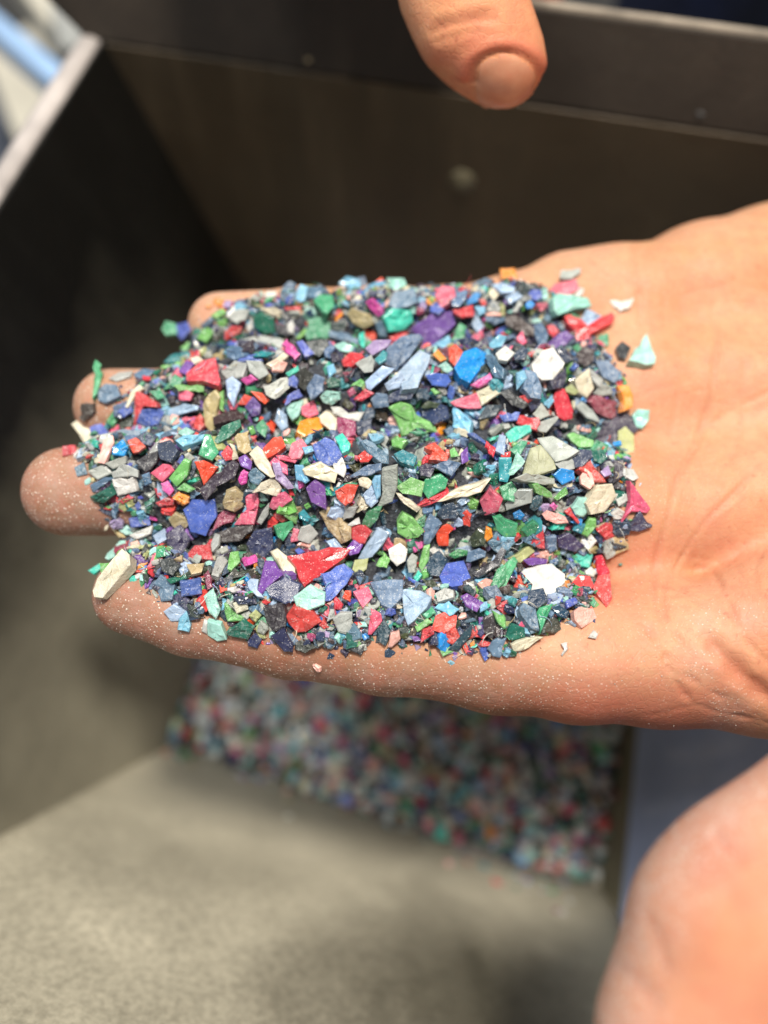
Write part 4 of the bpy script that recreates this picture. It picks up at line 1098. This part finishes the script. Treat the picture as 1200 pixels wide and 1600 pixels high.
def ragged(P, amt, step):
    """split long edges of an outline and push the new points about: torn, not cut, edges"""
    out = []; n = len(P)
    for i in range(n):
        p, q = P[i], P[(i+1) % n]; L = np.hypot(*(q-p)); k = min(4, int(L/step)); out.append(p)
        nn = np.array([-(q-p)[1], (q-p)[0]])/max(L, 1e-9)
        for j in range(1, k+1):
            t = j/(k+1)+random.uniform(-.1, .1)/(k+1); out.append(p+(q-p)*t+nn*random.gauss(0, amt*L))
    return np.array(out)
def flake_geo(outline, thick, tilt=0.18, rough=0.05, fine=True):
    """closed, chamfered shard from a 2-D outline (metres); z from 0 to about thick; returns verts, faces"""
    P = np.asarray(outline, float); A = math.sqrt(abs(area2(P)))
    if fine: P = ragged(P, random.choice((0.0, 0.012, 0.022, 0.05)), max(A*0.42, 0.0008))
    c = P.mean(0); n = len(P); size = A
    ch = min(0.15, 0.00022/max(size, 1e-4))
    gr = np.array([random.uniform(-tilt, tilt), random.uniform(-tilt, tilt)])
    ax = random.uniform(0, math.pi); axv = np.array([math.cos(ax), math.sin(ax)]); curl = random.choice((0, 0, random.uniform(-.3, .3), random.uniform(-.6, .4)))*thick/max(size, 1e-5)**2
    rings = [(1-ch*2.2-0.05, 0.0), (1.0-0.03*random.random(), ch*1.5), (1.0, 1-ch*1.6), (1-ch*1.7-random.uniform(0, 0.06), 1.0)] + ([(0.5, 1.0)] if fine else [])
    vs = []
    for k, (s, zz) in enumerate(rings):
        q = c+(P-c)*s + (0 if k == 2 else rng.normal(0, size*rough*(0.8 if k == 4 else 0.16), P.shape))
        z = zz*thick + ((q-c)@gr)*zz + (rng.normal(0, thick*(0.06 if k == 3 else 0.10), n) if k > 2 else 0)
        z = np.maximum(z, 0.0 if k == 0 else thick*0.08) + curl*((q-c)@axv)**2
        vs += [(x, y, zi) for (x, y), zi in zip(q, z)]
    vs.append((c[0], c[1], thick*random.uniform(0.9, 1.05))); vs.append((c[0], c[1], 0)); K = len(rings)
    fs = []
    for k in range(K-1):
        for i in range(n): fs.append((k*n+i, k*n+(i+1) % n, (k+1)*n+(i+1) % n, (k+1)*n+i))
    for i in range(n): fs.append(((K-1)*n+i, (K-1)*n+(i+1) % n, K*n)); fs.append(((i+1) % n, i, K*n+1))
    return np.array(vs), fs, size
def area2(P): return 0.5*np.sum(P[:, 0]*np.roll(P[:, 1], -1)-P[:, 1]*np.roll(P[:, 0], -1))
def frame_from(n, yaw):
    u = np.array([math.cos(yaw), math.sin(yaw), 0]); u -= n*(u@n); u /= np.linalg.norm(u); return np.stack([u, np.cross(n, u), n], 1)

traced = []; ox = oy = 0; sc = 1
for ln in TR.strip().splitlines():
    if ln[0] == '#': ox, oy, sc = [float(t) for t in ln[1:].split()]; continue
    key, rest = ln.split(' ', 1); rest, _, nm = rest.partition('@')
    P = np.array([[float(t) for t in q.split(',')] for q in rest.split()])/sc+np.array([ox, oy])
    traced.append([key, P, nm])
# drop tracings that repeat one already drawn from a neighbouring block
kept = []; cov = np.zeros((1200, 1600), np.int16); yy, xx = np.meshgrid(np.arange(1600), np.arange(1200))
for key, P, nm in traced:
    x0, y0 = np.maximum(P.min(0).astype(int)-1, 0); x1, y1 = np.minimum(P.max(0).astype(int)+2, (1199, 1599))
    m = inside(xx[x0:x1, y0:y1]+0.5, yy[x0:x1, y0:y1]+0.5, P); sub = cov[x0:x1, y0:y1]
    if m.sum() and not nm and (sub[m] > 0).mean() > 0.45: continue
    sub[m] = len(kept)+1; kept.append([key, P, nm])
topmask = np.full((GNX, GNY), 9.0)               # loose filler may not rise above these heights
flakes = []                                       # dicts: key, verts(world-local), R, loc, size, name, px, py
for key, P, nm in kept:
    cpx = P.mean(0); c3 = on_heap(*cpx)
    onskin = samp(dd_, c3[0], c3[1]) < 0.001
    n = nrm(c3[0], c3[1], 0.0028)
    jit = 0.08 if onskin else 0.17
    n = n + rng.normal(0, jit, 3)*np.array([1, 1, 0]); n /= np.linalg.norm(n)
    tc = (CAM-c3)/np.linalg.norm(CAM-c3); k_ = 0.06+max(0, 0.74-(n@tc))*2.6; n = n+tc*k_; n /= np.linalg.norm(n)
    R = frame_from(n, random.uniform(0, 6.28))
    q2 = []
    for x, y in P:
        d = ray(x, y); t = ((c3-CAM)@n)/(d@n); q2.append(((CAM+d*t-c3)@R)[:2])
    q2 = np.array(q2); q2 = q2.mean(0)+(q2-q2.mean(0))*1.05
    if area2(q2) < 0: q2 = q2[::-1]
    A = math.sqrt(abs(area2(q2))); ev = np.sqrt(np.linalg.eigvalsh(np.cov(q2.T))); el = ev[1]/max(ev[0], 1e-6)
    th = min(0.0032, max(0.0007, A*random.uniform(0.24, 0.52)))
    if key == 'gy': th *= 0.7
    if 'sheet' in nm: th = 0.0008
    if 'block' in nm or 'brick' in nm or 'lump' in nm: th = A*0.42
    vs, fs, sz = flake_geo(q2, th, 0.12 if 'sheet' in nm else 0.22)
    # keep the traced top outline where it was drawn, body below it
    loc = c3 - n*(th*0.92) + np.array([0, 0, 0.0003])
    if onskin: loc = loc + n*(th*0.80)
    flakes.append(dict(key=key, v=vs, f=fs, R=R, loc=loc, size=A, nm=nm, px=cpx[0], py=cpx[1], el=el, n=len(P), P=P))
    wv = vs@R.T+loc; x0, y0 = wv.min(0)[:2]; x1, y1 = wv.max(0)[:2]
    ii = slice(max(0, int((x0-GX0)/GS)), int((x1-GX0)/GS)+2); jj = slice(max(0, int((y0-GY0)/GS)), int((y1-GY0)/GS)+2)
    foot = (q2@R[:, :2].T)[:, :2]+c3[:2]
    m = inside(GXX[ii, jj], GYY[ii, jj], foot*1.0); zpl = c3[2]-((GXX[ii, jj]-c3[0])*n[0]+(GYY[ii, jj]-c3[1])*n[1])/n[2]
    topmask[ii, jj] = np.where(m, np.minimum(topmask[ii, jj], zpl-0.0006), topmask[ii, jj])

# loose filler shards, settled on a rising height map
W_ = dict(nv=26, sb=20, ck=26, gy=17, bl=5, lb=5, pb=5, tl=4, dg=9, gn=7, lg=5, rd=5, rr=2, pk=2.5, mg=1, pu=2, lv=2, wh=3, cr=4, br=4, og=.8, yl=1.5, sm=2.5, mr=2.5, mt=4, sk=1.5, tq=1.5)
KEYS = list(W_); WT = np.array([W_[k] for k in KEYS]); WT = WT/WT.sum()
def rand_outline(L, el):
    n = random.choice((3, 4, 4, 5, 5, 6, 7)); a = np.sort(rng.uniform(0, 2*math.pi, n)+0); a = np.linspace(0, 2*math.pi, n, endpoint=False)+rng.normal(0, 0.28, n); a.sort()
    r = rng.uniform(0.62, 1.0, n); P = np.stack([np.cos(a)*r, np.sin(a)*r/el], 1)*L*0.5; return P
hm = blur(H, 2) - 0.0042*np.clip(dd_/0.006, 0, 1) - 0.0004
filler = []
ok = np.argwhere(ins)
def settle(x, y, L, el, key, cap, fs_list):
    P = rand_outline(L, el)
    if area2(P) < 0: P = P[::-1]
    th = L*random.uniform(0.14, 0.42)/max(1, el*0.6)
    i = int(np.clip((x-GX0)/GS, 4, GNX-5)); j = int(np.clip((y-GY0)/GS, 4, GNY-5)); r = max(1, int(L*0.5/GS*0.8))
    w = hm[i-r:i+r+1, j-r:j+r+1]
    if w.size == 0: return
    gxn = (w[-1].mean()-w[0].mean())/(2*r*GS); gyn = (w[:, -1].mean()-w[:, 0].mean())/(2*r*GS)
    n = np.array([-gxn, -gyn, 1.0])+rng.normal(0, 0.28, 3)*np.array([1, 1, 0]); n /= np.linalg.norm(n)
    zb = np.percentile(w, 62)
    if cap:
        mt = topmask[i-1:i+2, j-1:j+2].min(); hi = samp(H, x, y)+0.0006
        if zb+th > min(mt, hi): 
            zb = min(mt, hi)-th
            if zb < w.mean()-0.0022: return
    R = frame_from(n, random.uniform(0, 6.28)); vs, fs, sz = flake_geo(P, th, fine=L > 0.0024)
    loc = np.array([x, y, zb]); fs_list.append((key, vs, fs, R, loc, L))
    foot = (P@R[:, :2].T)[:, :2]+np.array([x, y]); x0, y0 = foot.min(0); x1, y1 = foot.max(0)
    ii = slice(max(0, int((x0-GX0)/GS)), int((x1-GX0)/GS)+2); jj = slice(max(0, int((y0-GY0)/GS)), int((y1-GY0)/GS)+2)
    m = inside(GXX[ii, jj], GYY[ii, jj], foot); hm[ii, jj] = np.where(m, np.maximum(hm[ii, jj], zb+th*0.85), hm[ii, jj])
NF = 4600
for k in range(NF):
    i, j = ok[rng.integers(len(ok))]; x = gx[i]+random.uniform(0, GS); y = gy[j]+random.uniform(0, GS)
    L = 0.0036*(1-k/NF)**1.2*random.uniform(0.7, 1.2)+0.0018*random.uniform(0.8, 1.6)
    el = random.choice((1, 1.2, 1.5, 2, 2.8, 4.5)); settle(x, y, L, el, KEYS[rng.choice(len(KEYS), p=WT)], True, filler)
edge_ok = np.argwhere(ins & (dd_ < 0.0075))
for k in range(1100):
    i, j = edge_ok[rng.integers(len(edge_ok))]
    settle(gx[i], gy[j], random.uniform(0.0018, 0.0040)*(1-k/3500), random.choice((1, 1.2, 1.5, 2)), KEYS[rng.choice(len(KEYS), p=WT)], True, filler)
# strays just outside the heap
for k in range(420):
    i, j = ok[rng.integers(len(ok))]
    t = random.random(); a = int(rng.integers(len(FW))); e = FW[a]*(1-t)+FW[(a+1) % len(FW)]*t
    x, y = e+rng.normal(0, 0.0012, 2); z = skin_z(x, y)
    if z is None: continue
    settle(x, y, random.uniform(0.0008, 0.0026), random.choice((1, 1.5, 2.5)), KEYS[rng.choice(len(KEYS), p=WT)], False, filler)

def sharpen(me):
    me.polygons.foreach_set('use_smooth', [True]*len(me.polygons)); me.set_sharp_from_angle(angle=math.radians(17))
def merged(name, items, mats, label=None, kind='stuff', jitter=0.1):
    vs, fs, cols, mi = [], [], [], []; o = 0
    for key, v, f, R, loc, L in items:
        vs.append(v@R.T+loc); fs += [tuple(i+o for i in q) for q in f]; o += len(v)
        c = np.clip(lin(PAL[key][0])*random.uniform(1-jitter*2, 1+jitter)+rng.normal(0, 0.01, 3), 0.01, 0.92); cols.append(np.tile(np.append(c, random.random()), (len(v), 1))); mi += [PAL[key][2]]*len(f)
    me = bpy.data.meshes.new(name); me.from_pydata(np.concatenate(vs).tolist(), [], fs); me.update()
    for m in mats: me.materials.append(m)
    me.polygons.foreach_set('material_index', mi)
    sharpen(me)
    at = me.attributes.new('tint', 'FLOAT_COLOR', 'POINT'); at.data.foreach_set('color', np.concatenate(cols).astype(np.float32).ravel())
    ob = bpy.data.objects.new(name, me); COL.objects.link(ob); tag(ob, label, kind=kind); return ob

flakes.sort(key=lambda d: -d['size'])
named = [d for d in flakes if d['nm']]; rest = [d for d in flakes if not d['nm']]
indiv = named+rest[:300-len(named)]; small = rest[300-len(named):]
GROUP = 'plastic flakes heaped on the open palm'
def sizeword(A): return 'large' if A > 0.0052 else 'medium' if A > 0.0036 else 'small' if A > 0.0024 else 'tiny'
def shapeword(d):
    P = d['P']; e = np.roll(P, -1, 0)-P; cr_ = e[:, 0]*np.roll(e, -1, 0)[:, 1]-e[:, 1]*np.roll(e, -1, 0)[:, 0]
    conc = min((cr_ > 0).sum(), (cr_ < 0).sum())
    if d['el'] > 3.0: return 'sliver'
    if conc >= 2: return 'jagged scrap'
    if d['n'] <= 3: return 'triangle'
    if d['el'] > 2.0: return 'long strip'
    return 'four-sided chip' if d['n'] == 4 else 'five-sided chip' if d['n'] == 5 else 'rounded chunk'
def side(dx, dy):
    if abs(dx) > abs(dy): return 'wrist side' if dx > 0 else 'fingertip side'
    return 'thumb side' if dy > 0 else 'little-finger side'
lab = {}
for d in indiv:
    if d['nm']:
        d['label'] = d['nm'] if len(d['nm'].split()) > 5 else d['nm']+' in the heap on the palm'; lab[d['label']] = 1
def make(d, lvl):
    near = sorted(named, key=lambda a: (a['px']-d['px'])**2+(a['py']-d['py'])**2); a = near[0]
    def short(q): return ' '.join(q['nm'].split(' at ')[0].split(' lying ')[0].split(' on the ')[0].split(' with ')[0].split())
    s = '%s %s %s on the %s of the %s' % (sizeword(d['size']), PAL[d['key']][1], shapeword(d), side(d['px']-a['px'], d['py']-a['py']), short(a))
    if lvl == 1:
        b = near[1]; s = '%s %s %s between the %s and the %s' % (sizeword(d['size']), PAL[d['key']][1], shapeword(d), short(a), short(b))
    return s
from collections import defaultdict
pend = [d for d in indiv if not d['nm']]
for lvl in (0, 1):
    g = defaultdict(list)
    for d in pend: g[make(d, lvl)].append(d)
    nxt = []
    for s, l in g.items():
        if len(l) == 1 and s not in lab: l[0]['label'] = s; lab[s] = 1
        else: nxt += l
    pend = nxt
g = defaultdict(list)
for d in pend: g[make(d, 0)].append(d)
for s, l in g.items():
    near = min(named, key=lambda a: (a['px']-l[0]['px'])**2+(a['py']-l[0]['py'])**2)
    l.sort(key=lambda d: (d['px']-near['px'])**2+(d['py']-near['py'])**2)
    for k, d in enumerate(l):
        w = ('nearer', 'farther')[k] if len(l) == 2 else ('nearest', 'second', 'third', 'fourth', 'fifth', 'sixth')[min(k, 5)]
        d['label'] = w+' '+s; lab[d['label']] = 1
for d in indiv:
    vs = d['v']@d['R'].T
    c = vs.mean(0); o = mesh_obj('plastic_flake', vs-c, d['f'], M_CLEAR if PAL[d['key']][2] else M_PLAS, loc=tuple(d['loc']+c))
    col = np.clip(lin(PAL[d['key']][0])*random.uniform(0.85, 1.12)+rng.normal(0, 0.008, 3), 0.01, 0.9)
    sharpen(o.data)
    if 'olive' in d['nm']: col = lin((204, 206, 168))
    at = o.data.attributes.new('tint', 'FLOAT_COLOR', 'POINT'); at.data.foreach_set('color', np.tile(np.append(col, random.random()), (len(vs), 1)).astype(np.float32).ravel())
    tag(o, ' '.join(d['label'].split()[:16]), 'plastic flake', GROUP)
merged('plastic_shreds', filler+[(d['key'], d['v'], d['f'], d['R'], d['loc'], d['size']) for d in small], [M_PLAS, M_CLEAR], 'small mixed shreds filling the heap between the larger flakes')
# dark fines that close the gaps under the shreds
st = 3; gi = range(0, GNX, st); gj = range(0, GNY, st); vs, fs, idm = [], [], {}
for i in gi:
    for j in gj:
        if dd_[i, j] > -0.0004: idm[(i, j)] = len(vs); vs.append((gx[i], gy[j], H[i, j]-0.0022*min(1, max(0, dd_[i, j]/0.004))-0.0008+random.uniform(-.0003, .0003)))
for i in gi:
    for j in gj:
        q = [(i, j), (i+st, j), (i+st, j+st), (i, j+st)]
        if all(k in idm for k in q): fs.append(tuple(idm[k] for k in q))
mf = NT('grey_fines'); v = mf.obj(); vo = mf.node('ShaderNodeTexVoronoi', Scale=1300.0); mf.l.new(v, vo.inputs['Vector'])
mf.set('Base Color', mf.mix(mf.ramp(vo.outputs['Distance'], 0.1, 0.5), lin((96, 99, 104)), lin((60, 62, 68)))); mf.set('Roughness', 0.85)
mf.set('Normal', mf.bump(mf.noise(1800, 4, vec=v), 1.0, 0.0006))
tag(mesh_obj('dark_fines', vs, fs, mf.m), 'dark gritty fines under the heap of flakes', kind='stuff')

# hair-fine fibres and curls of torn plastic standing out of the heap
vs, fs, cols = [], [], []
for k in range(190):
    i, j = (edge_ok if k % 3 else ok)[rng.integers(len(edge_ok if k % 3 else ok))]; p = np.array([gx[i], gy[j], H[i, j]+0.0002]); a = random.uniform(0, 6.28); cu = random.gauss(0, 0.7); L = random.uniform(0.0012, 0.0042); r0 = random.uniform(0.00005, 0.00012)
    pts = [p]; el = random.uniform(-.1, .7)
    for q in range(6): p = p+np.array([math.cos(a)*math.cos(el), math.sin(a)*math.cos(el), math.sin(el)])*L/6; a += cu*0.5; el -= 0.16; pts.append(p)
    o = len(vs); col = np.append(lin(PAL[random.choice(('cr', 'wh', 'gy', 'lb', 'gn', 'rd', 'pb', 'br'))][0]), 0.4)
    for q, p in enumerate(pts):
        t = pts[min(q+1, 6)]-pts[max(q-1, 0)]; t /= np.linalg.norm(t); u = np.cross(t, [0, 0.1, 1]); u /= np.linalg.norm(u); w = np.cross(t, u)
        for m_ in range(4): vs.append(p+r0*(1-q/8)*(math.cos(m_*1.571)*u+math.sin(m_*1.571)*w)); cols.append(col)
    for q in range(6):
        for m_ in range(4): fs.append((o+q*4+m_, o+q*4+(m_+1) % 4, o+q*4+4+(m_+1) % 4, o+q*4+4+m_))
fo = mesh_obj('plastic_fibres', vs, fs, M_PLAS, smooth=True); at = fo.data.attributes.new('tint', 'FLOAT_COLOR', 'POINT'); at.data.foreach_set('color', np.array(cols, np.float32).ravel())
tag(fo, 'hair fine torn fibres sticking out of the heap of flakes', kind='stuff')

# powder grains sticking to the skin
M_GRAIN = plain('powder_grain', (226, 214, 202), 0.6, 0, 900, 0.35)
vs, fs = [], []
vis = np.argwhere((facing > 0.12) & (dust > 0.12)).ravel(); pr = dust[vis]**1.6; pr /= pr.sum()
TET = np.array([(1, 0, -.35), (-.5, .87, -.35), (-.5, -.87, -.35), (0, 0, 1.0)])
for k in rng.choice(vis, 9500, p=pr):
    r = 0.000032+0.00012*random.random()**3.2; a = random.uniform(0, 6.28); Rm = np.array([[math.cos(a), -math.sin(a), 0], [math.sin(a), math.cos(a), 0], [0, 0, 1]])
    T = TET*np.array([random.uniform(.7, 1.9), random.uniform(.6, 1.2), random.uniform(.5, 1)])*r; o = len(vs)
    vs += list((T@Rm.T)@frame_from(hn[k], 0).T + hv[k]+rng.normal(0, 0.0002, 3)*(1-np.abs(hn[k]))); fs += [(o, o+1, o+2), (o, o+1, o+3), (o+1, o+2, o+3), (o+2, o, o+3)]
tag(mesh_obj('plastic_dust', vs, fs, M_GRAIN), 'fine pale plastic dust clinging to the fingers', kind='stuff')

# the out-of-focus flakes lying on the hopper floor
pile = []
def pile_z(a, b): return ZF + 0.004 + 0.012*np.clip((b+0.01)/0.12, 0, 1) + 0.0015*math.sin(a*120)*math.sin(b*90+1)
WP = dict(W_); WP.update(wh=13, cr=18, sm=14, pk=8, lv=4, gy=18, mt=10, nv=7, ck=8, sb=12, rd=6, og=2.5, pb=8, bl=1.5, pu=.6, mg=.6, br=10, lg=2, gn=4, tq=.8, tl=3, sk=.8)
WPW = np.array([WP[k] for k in KEYS]); WPW = WPW/WPW.sum()
for k in range(8500):
    a = random.uniform(-0.070, 0.0735); b = random.uniform(-0.046, BB)
    bf = -0.0150-0.018*((a+0.067)/0.1435)
    if b < bf-0.002+0.006*max(0, (a+0.067)/0.1435)**2.2: continue
    lay = 0 if k < 4200 else 1
    L = random.uniform(0.003, 0.0068) if lay else random.uniform(0.0025, 0.005)
    P = rand_outline(L, random.choice((1, 1.3, 1.8)))
    if area2(P) < 0: P = P[::-1]
    vs, fs, sz = flake_geo(P, L*random.uniform(.2, .4), fine=False); n = np.array([0, 0, 1.0])+rng.normal(0, 0.16, 3); n /= np.linalg.norm(n)
    zz = pile_z(a, b)*1.0 if b > bf+0.006 else ZF+0.003+(bf+0.006-b)*0.5
    pile.append((KEYS[rng.choice(len(KEYS), p=WPW)], vs, fs, frame_from(n, random.uniform(0, 6.28)), W(a, b, zz-0.001+lay*0.0016+random.uniform(-.0006, .0006)), L))
for k in range(130):
    a = random.uniform(-0.075, 0.070); bf = -0.0150-0.018*((a+0.067)/0.1435); s_ = abs(random.gauss(0, 0.006)); L = random.uniform(0.0012, 0.004); P = rand_outline(L, 1.4)
    if area2(P) < 0: P = P[::-1]
    vs, fs, sz = flake_geo(P, L*.3, fine=False); n = E1*0.786+np.array([0, 0, 0.618])
    pile.append((KEYS[rng.choice(len(KEYS), p=WPW)], vs, fs, frame_from(n/np.linalg.norm(n), random.uniform(0, 6.28)), W(a, bf-s_/1.27, ZF-0.002+s_)+n*0.0012, L))
merged('flake_pile', pile, [M_PLAS, M_PLAS], 'blurred layer of mixed plastic flakes on the hopper floor')
vs = [W(a, b, pile_z(a, b)-0.002) for b in np.linspace(-0.03, BB, 20) for a in np.linspace(-0.075, 0.077, 20)]
fs = [(j*20+i, j*20+i+1, j*20+i+21, j*20+i+20) for j in range(19) for i in range(19)]
tag(mesh_obj('pile_fines', vs, fs, plain('pale_fines', (150, 142, 132), 0.9, 0, 600, 0.4)), 'grey fines under the flakes on the hopper floor', kind='stuff')
# single stray chips stuck to the back wall
for (x, y, key, s, lb_) in [(482, 92, 'br', .0014, 'tiny tan chip stuck at the bend of the back wall'), (516, 132, 'sb', .0009, 'tiny slate blue chip stuck on the back wall below the tan one'), (1095, 178, 'ck', .0015, 'tiny grey chip stuck on the back wall above the wrist')]:
    d = ray(x, y); t = (BB-0.0005-(CAM@E1))/(d@E1); p = CAM+d*t; P = rand_outline(s*1.6, 1.4)
    if area2(P) < 0: P = P[::-1]
    v3, f3, _ = flake_geo(P, s*.4); o = mesh_obj('plastic_chip', v3@frame_from(-E1, 1.0).T, f3, M_PLAS, loc=tuple(p))
    at = o.data.attributes.new('tint', 'FLOAT_COLOR', 'POINT'); at.data.foreach_set('color', np.tile(np.append(lin(PAL[key][0]), 1), (len(v3), 1)).astype(np.float32).ravel()); tag(o, lb_, 'plastic chip')
